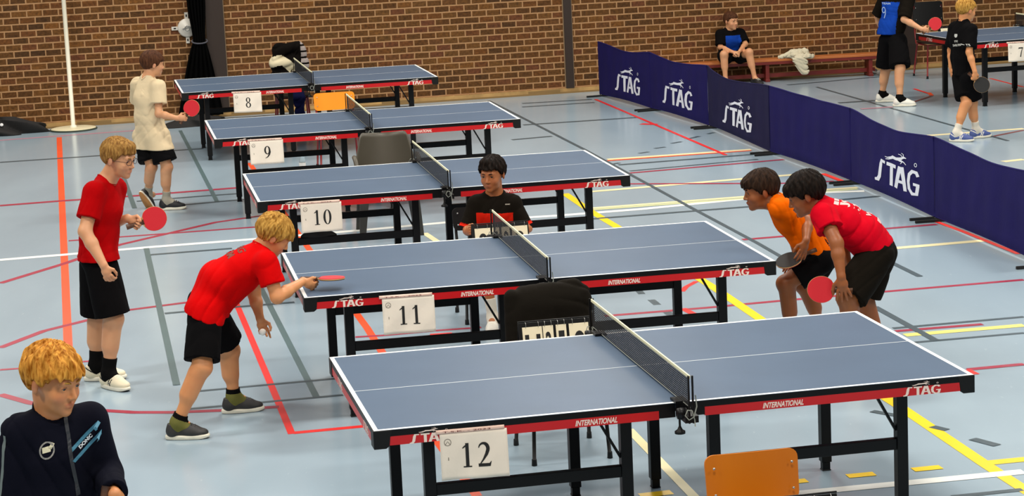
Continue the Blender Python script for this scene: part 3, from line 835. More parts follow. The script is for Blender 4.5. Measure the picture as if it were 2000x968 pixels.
# ------------------------------------------------------------------ navy barrier panels
BP = [(1.200, 28.93), (1.735, 27.15), (2.245, 25.28), (2.655, 22.97), (3.14, 20.80), (3.49, 18.62), (3.86, 16.35)]
SAGS = [(0.055, 0.55), (0.05, 0.45), (0.075, 0.35), (0.008, 0.5), (0.062, 0.5), (0.05, 0.55)]
BLAB = ['navy cloth barrier panel with white logo, farthest, touching the wall end', 'navy cloth barrier panel with white logo, second from the brick wall',
        'darker navy barrier panel with white logo, in front of the seated boy', 'plain navy barrier panel without a logo, between two logo panels',
        'navy barrier panel with the biggest white logo, behind the two leaning boys', 'plain navy barrier panel running out at the right edge of the photo']
for i in range(6):
    a = Vector((*BP[i], 0)); b = Vector((*BP[i + 1], 0))
    d = (b - a); L = d.length; d.normalize(); nrm = Vector((d.y, -d.x, 0))
    if nrm.x > 0: nrm = -nrm          # towards the tables
    root = empty('barrier_panel', (a + b) / 2, math.atan2(d.y, d.x))
    inv = Matrix.Rotation(-math.atan2(d.y, d.x), 4, 'Z') @ Matrix.Translation(-(a + b) / 2)
    sag, cs = SAGS[i]
    NU, NV = 48, 14
    def cloth(s, h, side=0.0):
        """s 0..1 along, h 0..1 up"""
        e = (s ** (math.log(0.5) / math.log(cs)) if 0 < s < 1 else s)
        k = math.sin(math.pi * e)
        top = 0.688 - sag * k ** 1.3
        bot = 0.035 + 0.018 * k
        w = 0.014 * math.sin(math.pi * s) * math.cos(math.pi * (h - 0.2)) + 0.006 * math.sin(s * 17 + i) * h * math.sin(math.pi * s) + 0.004 * math.sin(s * 41 + 2 * i) * math.sin(math.pi * h)
        w += 0.012 * math.sin(math.pi * s) * math.exp(-((h - 0.08) / 0.06) ** 2)
        p = a.lerp(b, 0.006 + 0.988 * s) + nrm * (w + side + 0.004)
        p.z = bot + (top - bot) * h
        return inv @ p
    mb = MB()
    mb.sheet([[cloth(s / NU, h / NV, 0.006) for h in range(NV + 1)] for s in range(NU + 1)][::-1], 0, True)
    mb.sheet([[cloth(s / NU, h / NV, -0.006) for h in range(NV + 1)] for s in range(NU + 1)], 0, True)
    mb.tube([cloth(s / NU, 1.0) for s in range(NU + 1)], 0.0085, 0, 8)
    mb.tube([cloth(s / NU, 0.0) for s in range(NU + 1)], 0.0085, 0, 8)
    for s in (0, 1): mb.tube([cloth(s, h / NV) for h in range(NV + 1)], 0.0085, 0, 8)
    cl = mb.build('cloth', M_navyd if i == 2 else M_navy, root)
    if i in (0, 1, 2, 4):
        lg = MB()
        s0, s1 = {0: (0.36, 0.82), 1: (0.24, 0.76), 2: (0.28, 0.74), 4: (0.34, 0.84)}[i]
        W = (s1 - s0) * L
        stag_logo(lg, Matrix.Identity(4), W, 0, sy=0.23 / (0.5 * W))
        lg = fine(lg, 0.04)
        # subdivide by placing on the cloth
        sgn = 1
        for q, p in enumerate(lg.v):
            s = s0 + p[0] / L
            h = (0.10 + p[1]) / 0.66
            v = cloth(min(max(s, 0), 1), h, 0.0085 + p[2])
            lg.v[q] = tuple(v)
        lg.build('logo_print', M_logo, cl)
    for e, p in ((0, a), (1, b)):
        mb = MB()
        q = a.lerp(b, 0.004 if e == 0 else 0.996)
        mb.tube([inv @ (q + Vector((0, 0, z))) for z in (0.02, 0.685)], 0.007, 0, 8)
        mb.build('pole', M_chrome if (i == 1 and e == 1) else M_black, root)
    mb = MB()
    for e in (0.03, 0.97):
        q = a.lerp(b, e)
        f0 = inv @ (q + nrm * 0.20 + Vector((0, 0, 0.012))); f1 = inv @ (q - nrm * 0.20 + Vector((0, 0, 0.012)))
        m2 = MB(); m2.beam(f0, f1, 0.022, 0.022); m2.build('foot_bar', M_rubber, root, bevel=0.003)
    tag(root, BLAB[i], 'barrier', 'navy barrier panels')

# ------------------------------------------------------------------ bench by the wall
def wood_mat(name, c1, c2, rough=0.4, sx=2.0, sy=30.0):
    m = bpy.data.materials.new(name); m.use_nodes = True
    nt = m.node_tree; b = nt.nodes['Principled BSDF']
    tc = nt.nodes.new('ShaderNodeTexCoord'); mp = nt.nodes.new('ShaderNodeMapping'); mp.inputs['Scale'].default_value = (sx, sy, sx)
    nt.links.new(tc.outputs['Object'], mp.inputs['Vector'])
    n = nt.nodes.new('ShaderNodeTexNoise'); n.inputs['Scale'].default_value = 1.6; n.inputs['Detail'].default_value = 6; n.inputs['Distortion'].default_value = 0.6
    nt.links.new(mp.outputs[0], n.inputs['Vector'])
    r = nt.nodes.new('ShaderNodeValToRGB')
    r.color_ramp.elements[0].position = 0.3; r.color_ramp.elements[0].color = (*lin(c1), 1)
    r.color_ramp.elements[1].position = 0.7; r.color_ramp.elements[1].color = (*lin(c2), 1)
    nt.links.new(n.outputs['Fac'], r.inputs['Fac']); nt.links.new(r.outputs[0], b.inputs['Base Color'])
    b.inputs['Roughness'].default_value = rough
    return m
M_bench = wood_mat('bench_wood', '#a85e2c', '#bf7038')
M_benchr = mat('bench_dark_red', '#6e1c14', 0.45, var=0.15)
bench = empty('gym_bench', (3.35, 29.80, 0), 0.105)
mb = MB(); mb.box((-1.72, -0.13, 0.262), (1.62, 0.13, 0.292)); mb.build('seat', M_bench, bench, bevel=0.004)
mb = MB(); mb.box((-1.70, -0.126, 0.225), (1.60, -0.10, 0.262)); mb.box((-1.70, 0.10, 0.225), (1.60, 0.126, 0.262)); mb.build('side_rail', M_benchr, bench)
mb = MB(); mb.box((-1.6, -0.02, 0.05), (1.5, 0.02, 0.10)); mb.build('lower_beam', M_benchr, bench)
for x in (-1.5, 0.05, 1.42):
    mb = MB(); mb.box((x - 0.025, -0.11, 0.03), (x + 0.025, 0.11, 0.262)); mb.box((x - 0.03, -0.125, 0.0), (x + 0.03, 0.125, 0.035)); mb.build('leg', M_benchr, bench, bevel=0.004)
for y in (-0.10, 0.10):
    mb = MB(); mb.lathe([(0, -0.012), (0.036, -0.012), (0.036, 0.012), (0, 0.012)], (1.53, y, 0.037), 0, 18, (0, 1, 0)); mb.beam((1.44, y, 0.06), (1.53, y, 0.037), 0.02, 0.02)
    mb.build('wheel', mat('grey_wheel', '#6b6560', 0.5), bench)
tag(bench, 'long low wooden gym bench with dark red legs, by the brick wall', 'bench')

# ------------------------------------------------------------------ chairs
M_ply = wood_mat('orange_plywood', '#c66a02', '#d67a04', 0.38, 1.2, 1.2)
M_ply2 = wood_mat('bright_plywood', '#f09208','#f8a010', 0.38, 1.2, 1.2)
M_grey = mat('grey_brown_plastic', '#4a4438', 0.45)
M_blk = mat('black_fabric', '#17130d', 0.85, bump=0.3, bscale=8)
def plate(mb, T, w, h, r, t, mi=0, curve=0.0, n=10, hole=None, taper=0.0):
    """rounded plate in frame T, centred in x from y=0..h, thickness t, slightly curved about y"""
    g = []
    NX, NY = 14, 10
    def P(a, b, z):
        x = (a - 0.5) * w * (1 + taper * (b - 0.5)); y = b * h
        # round the corners
        ex = abs(a - 0.5) * w; yy = min(y, h - y)
        return T @ Vector((x, y, z + curve * (4 * (a - 0.5) ** 2)))
    # polygon outline with rounded corners
    out = []
    for cx_, cy_, a0 in ((w / 2 - r, h - r, 0), (-w / 2 + r, h - r, 90), (-w / 2 + r, r, 180), (w / 2 - r, r, 270)):
        for k in range(6):
            a = math.radians(a0 + 90 * k / 5)
            out.append((cx_ + r * math.cos(a), cy_ + r * math.sin(a)))
    # add points along the top and bottom edges so the plate can bend
    full = []
    for p, q in zip(out, out[1:] + out[:1]):
        full.append(p)
        if abs(p[0] - q[0]) > r * 1.5:
            for k in range(1, 8): full.append((p[0] + (q[0] - p[0]) * k / 8, p[1] + (q[1] - p[1]) * k / 8))
    cols = sorted(full, key=lambda p: p[0])
    n_ = len(full)
    def Z(x, y): return curve * (2 * x / w) ** 2
    def TX(x, y): return x * (1 + taper * (y / h - 0.5))
    vs = [T @ Vector((TX(x, y), y, Z(x, y) + t / 2)) for x, y in full] + [T @ Vector((TX(x, y), y, Z(x, y) - t / 2)) for x, y in full]
    fs = []
    # strips between left and right mirrored points at equal x index: fan from vertical pairs
    top = [i for i, p in enumerate(full) if p[1] > h / 2]; bot = [i for i, p in enumerate(full) if p[1] <= h / 2]
    top.sort(key=lambda i: (-full[i][0], full[i][1] if full[i][0] > 0 else -full[i][1])); bot.sort(key=lambda i: (-full[i][0], -full[i][1] if full[i][0] > 0 else full[i][1]))
    m = min(len(top), len(bot))
    for k in range(m - 1):
        fs.append((top[k], top[k + 1], bot[k + 1], bot[k]))
        fs.append((bot[k] + n_, bot[k + 1] + n_, top[k + 1] + n_, top[k] + n_))
    for k in range(n_):
        j = (k + 1) % n_
        fs.append((k, k + n_, j + n_, j))
    mb.add(vs, fs, mi)
def school_chair(loc, rz, label, ply, frame_m, bw=0.40, seat_h=0.44, top=0.79, bh=0.20, jacket=False, name='school_chair'):
    """front of the chair faces local -y"""
    r = empty(name, loc, rz)
    mb = MB(); plate(mb, frame((0, -0.20, seat_h), (1, 0, 0), (0, 1, 0)), bw, 0.38, 0.05, 0.012, 0, 0.01); mb.build('seat', ply, r)
    mb = MB(); T = frame((0, 0.215, top - bh), (1, 0, 0), (0, 0.14, 1)); plate(mb, T, bw - 0.01, bh, 0.038, 0.012, 0, -0.014, taper=0.02)
    back = mb.build('backrest', ply, r)
    mb = MB()
    for x in (-1, 1):
        for y in (0.25, 0.75):
            c = T @ Vector((x * bw * 0.41, bh * y, 0.012))
            mb.lathe([(0, 0.004), (0.005, 0.003), (0.006, 0)], c, 0, 8, (0, -1, 0.14))
    mb.build('rivets', M_chrome, back)
    xw = bw / 2 - 0.015
    for x in (-xw, xw):
        mb = MB(); mb.tube([(x * 0.94, 0.20, seat_h - 0.02), (x * 0.95, 0.236, seat_h + 0.12), (x * 0.95, 0.262, top - 0.05)], 0.010, 0, 8)
        mb.build('back_post', frame_m, r)
        for y, yy in ((-0.17, -0.20), (0.17, 0.24)):
            mb = MB(); mb.tube([(x * 0.93, y, seat_h - 0.012), (x, (y + yy) / 2, 0.22), (x * 1.05, yy, 0.012)], 0.0105, 0, 8)
            mb.lathe([(0.013, 0.0), (0.015, 0.002), (0.013, 0.035)], (x * 1.05, yy, 0), 1, 10)
            mb.build('leg', [frame_m, M_rubber], r)
    mb = MB()
    for y in (-0.17, 0.17): mb.tube([(-xw * 0.93, y, seat_h - 0.018), (xw * 0.93, y, seat_h - 0.018)], 0.009, 0, 8)
    for x in (-xw, xw): mb.tube([(x * 0.93, -0.17, seat_h - 0.018), (x * 0.93, 0.19, seat_h - 0.018)], 0.009, 0, 8)
    mb.build('seat_frame', frame_m, r)
    tag(r, label, 'chair')
    return r
M_redm = mat('dark_red_steel', '#7d1518', 0.4)
school_chair((0.980, 8.80, 0), 0.19, 'orange plywood chair with rivets in front of the nearest table', M_ply, M_blackp, bw=0.40, seat_h=0.41, top=0.745, bh=0.215)
school_chair((-1.72, 23.32, 0), 0.16, 'bright orange plywood chair with dark red legs between tables 8 and 9', M_ply2, M_redm, bw=0.43, top=0.765, bh=0.18)
ch12 = school_chair((0.225, 11.90, 0), 0.21, 'black chair carrying a jacket behind the nearest table', M_blackp, M_blackp, bw=0.42, seat_h=0.492, top=0.84, bh=0.22)
school_chair((-2.47, 26.55, 0), 0.15, 'dark chair under the draped hoodie behind the farthest table', M_blackp, M_redm, bw=0.40, top=0.80, bh=0.2)
school_chair((5.55, 29.45, 0), 0.22, 'black chair with dark legs by the wall beside table 7', M_blackp, M_redm, bw=0.42, top=0.95, bh=0.30)
school_chair((-0.16, 15.55, 0), 0.17, 'black chair the umpire sits on between tables 10 and 11', M_blackp, M_blackp, bw=0.42, top=0.74, bh=0.16)

# grey plastic chair between tables 9 and 10
pc = empty('plastic_chair', (-1.03, 19.25, 0), 0.12)
mb = MB()
# back shell: wide curved sheet with arms
g = []
for i in range(25):
    a = -1 + 2 * i / 24
    row = []
    for j in range(11):
        b = j / 10
        w = 0.185 + 0.085 * (1 - b)
        z = 0.44 + (0.385 + 0.02 * a * a) * b
        if abs(a) > 0.9: z -= (abs(a) - 0.9) * 2.2 * b * 0.15
        y = 0.20 + 0.06 * b - 0.13 * a * a * (1.2 - 0.4 * b)
        row.append((a * w * 1.08, y, z))
    g.append(row)
mb.sheet(g, 0, True, 0.006); mb.build('backrest', M_grey, pc)
mb = MB(); plate(mb, frame((0, -0.22, 0.43), (1, 0, 0), (0, 1, 0)), 0.46, 0.42, 0.06, 0.012, 0, 0.012); mb.build('seat', M_grey, pc)
for sx_ in (-1, 1):
    mb = MB()
    mb.sheet([[(sx_ * (0.25 + 0.02 * math.sin(t * 3)), 0.13 - 0.36 * t, 0.66 - 0.03 * t * t - (0.02 if abs(q) > 0.5 else 0)) if True else None for q in (-1, 0, 1)] for t in (0, .2, .4, .6, .8, 1)], 0, True)
    mb = MB()
    mb.tube([(sx_ * 0.245, 0.16, 0.62), (sx_ * 0.265, 0.02, 0.655), (sx_ * 0.265, -0.16, 0.65), (sx_ * 0.255, -0.21, 0.58), (sx_ * 0.24, -0.2, 0.44)], [0.012, 0.02, 0.02, 0.018, 0.015], 0, 10)
    mb.build('armrest', M_grey, pc)
    for y0, y1 in ((-0.19, -0.24), (0.17, 0.26)):
        mb = MB()
        p0 = Vector((sx_ * 0.20, y0, 0.43)); p1 = Vector((sx_ * 0.245, y1, 0.0))
        vs = []
        for p, w in ((p0, 0.042), (p1, 0.026)):
            for ax, ay in ((-1, -1), (1, -1), (1, 1), (-1, 1)): vs.append(p + Vector((ax * w, ay * w * 0.5, 0)))
        mb.add(vs, [(3, 2, 1, 0), (4, 5, 6, 7), (0, 1, 5, 4), (1, 2, 6, 5), (2, 3, 7, 6), (3, 0, 4, 7)])
        mb.build('leg', mat('dark_grey_plastic', '#2b2a26', 0.5), pc, bevel=0.004)
tag(pc, 'grey-brown plastic armchair between tables 9 and 10', 'chair')

# ------------------------------------------------------------------ table scoreboards
M_card = mat('cream_card', '#f3e6c4', 0.7)
def scoreboard(loc, rz, cards, label, H=0.215):
    r = empty('flip_scoreboard', loc, rz)
    W = 0.385
    mb = MB()
    for s in (-1, 1):
        T = frame((-W / 2, s * (0.055), 0), (1, 0, 0), (0, -s * 0.055, H))
        mb.add([T @ Vector(p) for p in [(0, 0, -.0015), (W, 0, -.0015), (W, H, -.0015), (0, H, -.0015), (0, 0, .0015), (W, 0, .0015), (W, H, .0015), (0, H, .0015)]],
               [(0, 3, 2, 1), (4, 5, 6, 7), (0, 1, 5, 4), (1, 2, 6, 5), (2, 3, 7, 6), (3, 0, 4, 7)])
    mb.tube([(-W / 2, 0, H), (W / 2, 0, H)], 0.0045, 0, 8)
    mb.build('frame', M_blackp, r)
    T = frame((-W / 2, -0.058, 0), (1, 0, 0), (0, 0.055, H))
    xs = [(0.02, 0.105), (0.13, 0.055), (0.20, 0.055), (0.27, 0.105)]
    for (x, w), txt in zip(xs, cards):
        h = H * (0.72 if w > 0.08 else 0.58)
        y0 = H - 0.022 - h
        mb = MB()
        for q in range(3):
            mb.add([T @ Vector(p) for p in [(x, y0, 0.002 + q * .0015), (x + w, y0, 0.002 + q * .0015), (x + w, y0 + h, 0.002 + q * .0015), (x, y0 + h, 0.002 + q * .0015)]], [(0, 1, 2, 3)])
        cdo = mb.build('card', M_card, r)
        ik = MB()
        tw = w * 0.78 if len(txt) > 1 else w * 0.56
        TT = T @ Matrix.Translation((x + (w - tw) / 2, y0 + h * 0.12, 0.006))
        put_text(ik, txt, TT, tw, h * 0.66, bold=0.04)
        ik.build('digit', M_ink, cdo)
        rg = MB()
        for fx in (0.18, 0.82):
            c = T @ Vector((x + w * fx, H - 0.012, 0.0))
            pts = [c + Vector((0, 0.014 * math.cos(a), 0.016 * math.sin(a))) for a in [2 * math.pi * k / 12 for k in range(12)]]
            rg.tube(pts, 0.0013, 0, 5, closed=True)
        rg.build('ring', M_chrome, cdo)
    tag(r, label, 'scoreboard', 'flip scoreboards')
    return r
scoreboard((0.200, 11.79, 0.500), 0.20, ['11', '2', '1', '0'], 'black flip scoreboard reading 11 on the chair behind the nearest table', H=0.25)
scoreboard((-0.075, 15.06, 0.520), 0.17, ['0', '1', '0', '2'], 'black flip scoreboard held on the lap of the seated umpire')
scoreboard((5.72, 29.20, 0.452), 0.24, ['1', '1', '7', '7'], 'black flip scoreboard on the chair beside table 7')
scoreboard((1.05, 8.74, 0.422), 0.19, ['0', '0', '0', '0'], 'black flip scoreboard on the orange chair at the bottom edge')

# ------------------------------------------------------------------ volleyball-like pole on a round base
pl = empty('post_on_round_base', (-5.27, 27.865, 0))
mb = MB(); mb.lathe([(0, 0.0), (0.275, 0.0), (0.28, 0.006), (0.27, 0.022), (0.24, 0.028), (0.0, 0.034)], (0, 0, 0), 0, 48)
mb.build('base_plate', mat('cream_paint', '#e2d8b4', 0.45), pl)
mb = MB(); mb.lathe([(0.276, 0.0), (0.286, 0.004), (0.286, 0.014), (0.276, 0.02)], (0, 0, 0), 0, 48); mb.build('rubber_rim', mat('green_rubber', '#3e4636', 0.7), pl)
mb = MB(); mb.tube([(0, 0, 0.03), (0, 0, 1.2), (0, 0, 2.6)], 0.026, 0, 18); mb.lathe([(0.045, 0.03), (0.04, 0.05), (0.027, 0.06)], (0, 0, 0), 0, 18)
mb.build('pole', mat('cream_pole', '#efe9d2', 0.35), pl)
tag(pl, 'cream metal post standing on a round base by the brick wall', 'post')

# ------------------------------------------------------------------ black curtain tied beside the column
def curtain():
    g = []
    n = 60
    for i in range(n + 1):
        a = i / n
        row = []
        for j in range(41):
            z = 0.04 + 2.6 * (j / 40) ** 1.3
            # edges along the wall
            if z > 0.96:
                k = min((z - 0.96) / 0.5, 1); k = k * k * (3 - 2 * k)
                l, r = -3.915 - 0.045 * k, -3.765 + 0.03 * k
            else:
                k = min((0.96 - z) / 0.9, 1) ** 0.8
                l, r = -3.915 - 0.24 * k, -3.765 + 0.16 * k
            amp = 0.022 * (1.0 if z > 1.1 or z < 0.8 else 0.5)
            s = l + (r - l) * a
            out = 0.10 + amp * math.sin(a * 2 * math.pi * 6 + 0.6 * math.sin(z * 3)) + 0.05 * math.sin(math.pi * a)
            row.append(tuple(wp(s, out, z)))
        g.append(row)
    mb = MB(); mb.sheet(g[::-1], 0, True, 0.004)
    r = empty('curtain', wp(-3.85, 0.1, 0))
    inv = Matrix.Translation(-r.location)
    mb.v = [tuple(inv @ Vector(p)) for p in mb.v]
    mb.build('drape', mat('black_curtain', '#040404', 0.95, spec=0.05), r)
    t = MB()
    pts = [inv @ wp(-3.84 + 0.095 * math.cos(a), 0.12 + 0.07 * math.sin(a), 0.965 - 0.025 * math.sin(a)) for a in [2 * math.pi * k / 20 for k in range(20)]]
    t.tube(pts, 0.009, 0, 6, closed=True)
    t.build('tie_band', mat('grey_tie', '#4a4a52', 0.8), r)
    tag(r, 'black curtain tied with a grey band beside the brown column', 'curtain')
curtain()
# dark heap of cloth at the foot of the curtain
def blob(name, c, rad, seed, m, label, cat, n=28, rough=0.25, parts=None, rz=0.0, power=1.0):
    rnd = random.Random(seed)
    mb = MB(); vs = []; fs = []
    ph = [(rnd.uniform(2, 6), rnd.uniform(0, 6), rnd.uniform(2, 5)) for _ in range(5)]
    for i in range(n + 1):
        th = math.pi / 2 * i / n
        for k in range(n * 2):
            a = math.pi * k / n
            f = 1 + rough * sum(math.sin(p[0] * a + p[1] + p[2] * th) * (0.5 ** q) for q, p in enumerate(ph)) * math.cos(th * 0.9)
            x = rad[0] * math.cos(a) * math.cos(th) ** power * f; y = rad[1] * math.sin(a) * math.cos(th) ** power * f
            z = rad[2] * math.sin(th) * (1 + rough * 0.5 * math.sin(3 * a + 7 * th + seed))
            vs.append((x, y, z))
    m2 = n * 2
    for i in range(n):
        for k in range(m2):
            fs.append((i * m2 + k, i * m2 + (k + 1) % m2, (i + 1) * m2 + (k + 1) % m2, (i + 1) * m2 + k))
    fs.append(list(reversed(range(m2))))
    mb.add(vs, fs, 0, True)
    o = mb.build(name, m)
    o.location = c; o.rotation_euler = (0, 0, rz)
    tag(o, label, cat)
    return o
M_blk2 = mat('black_bag_cloth', '#120f0e', 0.8, bump=0.5, bscale=7)
bgr = blob('gym_bag', (-3.72, 27.72, 0), (0.36, 0.16, 0.12), 3, M_blk2, 'black bag lying on the floor under the curtain', 'bag', rz=0.2)
cb = blob('black_jacket', (-6.12, 27.72, 0), (0.46, 0.17, 0.19), 5, M_blk2, 'black jacket heaped on the floor at the left edge by the wall', 'jacket', rz=0.15, power=0.75)
mb = MB(); mb.lathe([(0, .006), (.02, .004), (.022, 0)], (0.02, -0.13, 0.13), 0, 12, (0, -0.8, 0.6)); mb.build('white_badge', mat('white_badge', '#dcdcdc', 0.6), cb)

pq = blob('black_pouch', tpt(10, -0.93, -0.53, 0.437), (0.125, 0.030, 0.055), 9, M_blk2, 'small black pouch lying on the leg rail under the sheet reading 10', 'pouch', rz=0.18, n=14, rough=0.1)
# ------------------------------------------------------------------ round fitting on the wall
wf = empty('wall_fitting', wp(-3.975, 0.0, 1.13), WALL_A)
mb = MB(); mb.lathe([(0.0, 0.065), (0.05, 0.065), (0.06, 0.05), (0.10, 0.045), (0.115, 0.03), (0.115, 0.0)], (0, 0, 0), 0, 36, (0, -1, 0)); mb.build('disc', mat('white_enamel', '#cfcabf', 0.4), wf)
for k in range(4):
    a = k * math.pi / 2
    mb = MB(); c_, s_ = math.cos(a), math.sin(a)
    R_ = Matrix(((c_, 0, -s_, 0), (0, 1, 0, 0), (s_, 0, c_, 0), (0, 0, 0, 1)))
    mb.box((0.10, -0.02, -0.022), (0.19, 0.0, 0.022), 0, R_); mb.box((0.135, -0.022, -0.008), (0.165, -0.0199, 0.008), 1, R_)
    mb.build('mounting_tab', [MATS['white_enamel'], M_black], wf, bevel=0.002)
mb = MB(); mb.tube([(0.03 * math.cos(a), -0.075, 0.03 * math.sin(a)) for a in [2 * math.pi * k / 14 for k in range(14)]], 0.006, 0, 6, closed=True)
mb.beam((-0.06, -0.07, -0.01), (0.06, -0.07, 0.02), 0.012, 0.012); mb.build('latch', M_chrome, wf)
tag(wf, 'round white metal fitting with tabs on the brick wall beside the curtain', 'wall fitting')

# ------------------------------------------------------------------ clear bottles
def bottle(loc, label, h=0.24, r=0.034, cap='#ffffff'):
    root = empty('water_bottle', loc)
    g = mat('clear_bottle', '#dfe8ea', 0.08, spec=0.6)
    g.node_tree.nodes['Principled BSDF'].inputs['Transmission Weight'].default_value = 0.85
    g.node_tree.nodes['Principled BSDF'].inputs['IOR'].default_value = 1.2
    mb = MB(); mb.lathe([(0, 0), (r * .9, 0.0), (r, 0.01), (r, h * .25), (r * .92, h * .30), (r, h * .35), (r, h * .6), (r * .9, h * .7), (r * .45, h * .87), (r * .40, h * .93)], (0, 0, 0), 0, 24)
    mb.build('body', g, root)
    mb = MB(); mb.lathe([(r * .46, h * .92), (r * .48, h * .93), (r * .48, h), (0, h)], (0, 0, 0), 0, 18); mb.build('cap', mat('white_cap', '#f2f2f2', 0.4), root)
    mb = MB(); mb.lathe([(r * 1.01, h * .38), (r * 1.01, h * .56)], (0, 0, 0), 0, 24); mb.build('paper_label', mat('bottle_label', '#e6e2dc', 0.6), root)
    tag(root, label, 'bottle')
bottle((-2.07, 22.95, 0), 'clear plastic water bottle on the floor under table 9')

# ------------------------------------------------------------------ clothes
M_wht = mat('white_towel', '#ddd8c4', 0.9, var=0.12, vscale=14, bump=0.5, bscale=14)
# ------------------------------------------------------------------ figures: smooth implicit surfaces turned into meshes
def nz(v):
    v = np.asarray(v, float); n = np.linalg.norm(v)
    return v / n if n > 1e-9 else v
def smin(a, b, k):
    if k <= 0: return np.minimum(a, b)
    h = np.clip(0.5 + 0.5 * (b - a) / k, 0, 1)
    return b + (a - b) * h - k * h * (1 - h)
def smax(a, b, k):
    return -smin(-a, -b, k)
def cone(a, b, ra, rb, k=0.02, wide=None, ws=1.0):
    return ('c', np.asarray(a, float), np.asarray(b, float), ra, rb, k, None if wide is None else nz(wide), ws)
def elli(c, r, R=None, k=0.02):
    return ('e', np.asarray(c, float), np.asarray(r, float), None if R is None else np.asarray(R, float), k)
def ev(p, P):
    if p[0] == 'c':
        _, a, b, ra, rb, k, wd, ws = p
        q = P - a; ab = b - a
        if wd is not None:
            q = q - np.outer(q @ wd, wd) * (1 - 1 / ws)
            ab = ab - wd * (ab @ wd) * (1 - 1 / ws)
        t = np.clip((q @ ab) / max(ab @ ab, 1e-9), 0, 1)
        return np.linalg.norm(q - np.outer(t, ab), axis=1) - (ra + (rb - ra) * t)
    _, c, r, R, k = p
    q = P - c
    if R is not None: q = q @ R
    k0 = np.linalg.norm(q / r, axis=1); k1 = np.linalg.norm(q / (r * r), axis=1)
    return np.where(k1 < 1e-9, -min(r), k0 * (k0 - 1) / np.maximum(k1, 1e-9))
def near(p, lo, hi, m=0.09):
    if p[0] == 'c':
        w = max(p[3], p[4]) * (p[7] if p[6] is not None else 1) + m
        a = np.minimum(p[1], p[2]) - w; b = np.maximum(p[1], p[2]) + w
    else:
        w = max(p[2]) + m; a = p[1] - w; b = p[1] + w
    return bool((a < hi).all() and (b > lo).all())
def prims_d(prims, P):
    d = None
    if len(P) > 1500:
        lo = P.min(0); hi = P.max(0)
        prims = [p for p in prims if near(p, lo, hi)]
        if not prims: return np.full(len(P), 0.09)
    for p in prims:
        e = ev(p, P)
        d = e if d is None else smin(d, e, p[5] if p[0] == 'c' else p[4])
    return d
def bbox(prims, pad):
    lo = np.full(3, 1e9); hi = np.full(3, -1e9)
    for p in prims:
        if p[0] == 'c':
            w = max(p[3], p[4]) * (p[7] if p[6] is not None else 1)
            for q in (p[1], p[2]): lo = np.minimum(lo, q - w); hi = np.maximum(hi, q + w)
        else:
            w = max(p[2]); lo = np.minimum(lo, p[1] - w); hi = np.maximum(hi, p[1] + w)
    return lo - pad, hi + pad

def surface(fn, lo, hi, h):
    """surface nets over a sparse set of cells"""
    B = 6
    n = np.maximum(np.ceil((hi - lo) / (h * B)).astype(int), 1)
    cx = [lo[i] + (np.arange(n[i]) + 0.5) * h * B for i in range(3)]
    G = np.stack(np.meshgrid(*cx, indexing='ij'), -1).reshape(-1, 3)
    dc = fn(G).reshape(n)
    act = np.abs(dc) < h * B * 1.45 + 0.012
    N = n * B + 1
    D = np.repeat(np.repeat(np.repeat(np.where(dc > 0, 1.0, -1.0).astype(np.float32), B, 0), B, 1), B, 2)
    D = np.pad(D, ((0, 1), (0, 1), (0, 1)), mode='edge')
    Mk = np.zeros(N, bool)
    for ox in (0, 1):
        for oy in (0, 1):
            for oz in (0, 1):
                m = np.repeat(np.repeat(np.repeat(act, B, 0), B, 1), B, 2)
                Mk[ox:ox + n[0] * B, oy:oy + n[1] * B, oz:oz + n[2] * B] |= m
    ii = np.argwhere(Mk)
    D[Mk] = fn(lo + ii * h)
    D[0] = D[-1] = 1; D[:, 0] = D[:, -1] = 1; D[:, :, 0] = D[:, :, -1] = 1
    D[D == 0] = 1e-6
    S = D < 0
    c = [S[a:N[0] - 1 + a, b:N[1] - 1 + b, d:N[2] - 1 + d] for a in (0, 1) for b in (0, 1) for d in (0, 1)]
    tot = sum(x.astype(np.int8) for x in c)
    cell = (tot > 0) & (tot < 8)
    ci = np.argwhere(cell)
    if len(ci) == 0: return np.zeros((0, 3)), np.zeros((0, 4), int)
    idx = -np.ones(cell.shape, np.int64); idx[cell] = np.arange(len(ci))
    acc = np.zeros((len(ci), 3)); cnt = np.zeros(len(ci))
    offs = [(a, b, d) for a in (0, 1) for b in (0, 1) for d in (0, 1)]
    val = {o: D[ci[:, 0] + o[0], ci[:, 1] + o[1], ci[:, 2] + o[2]] for o in offs}
    for o in offs:
        for ax in range(3):
            if o[ax]: continue
            o2 = list(o); o2[ax] = 1; o2 = tuple(o2)
            a, b = val[o], val[o2]
            m = (a < 0) != (b < 0)
            t = np.where(m, a / np.where(m, a - b, 1), 0)
            p = np.tile(np.array(o, float), (len(ci), 1)); p[:, ax] += t
            acc[m] += p[m]; cnt[m] += 1
    V = lo + (ci + acc / cnt[:, None]) * h
    F = []
    for ax in range(3):
        u, v = [(1, 2), (2, 0), (0, 1)][ax]
        sl0 = [slice(None)] * 3; sl1 = [slice(None)] * 3
        sl0[ax] = slice(0, N[ax] - 1); sl1[ax] = slice(1, N[ax])
        for q in (u, v): sl0[q] = slice(1, N[q] - 1); sl1[q] = slice(1, N[q] - 1)
        A, Bv = S[tuple(sl0)], S[tuple(sl1)]
        e = np.argwhere(A != Bv)
        if len(e) == 0: continue
        flip = A[tuple(e.T)]
        base = e.copy(); base[:, u] += 1; base[:, v] += 1
        def at(du, dv):
            w = base.copy(); w[:, u] -= du; w[:, v] -= dv
            return idx[tuple(w.T)]
        q = np.stack([at(1, 1), at(0, 1), at(0, 0), at(1, 0)], 1)
        q[~flip] = q[~flip][:, ::-1]
        F.append(q)
    F = np.concatenate(F)
    F = F[(F >= 0).all(1)]
    return V, F

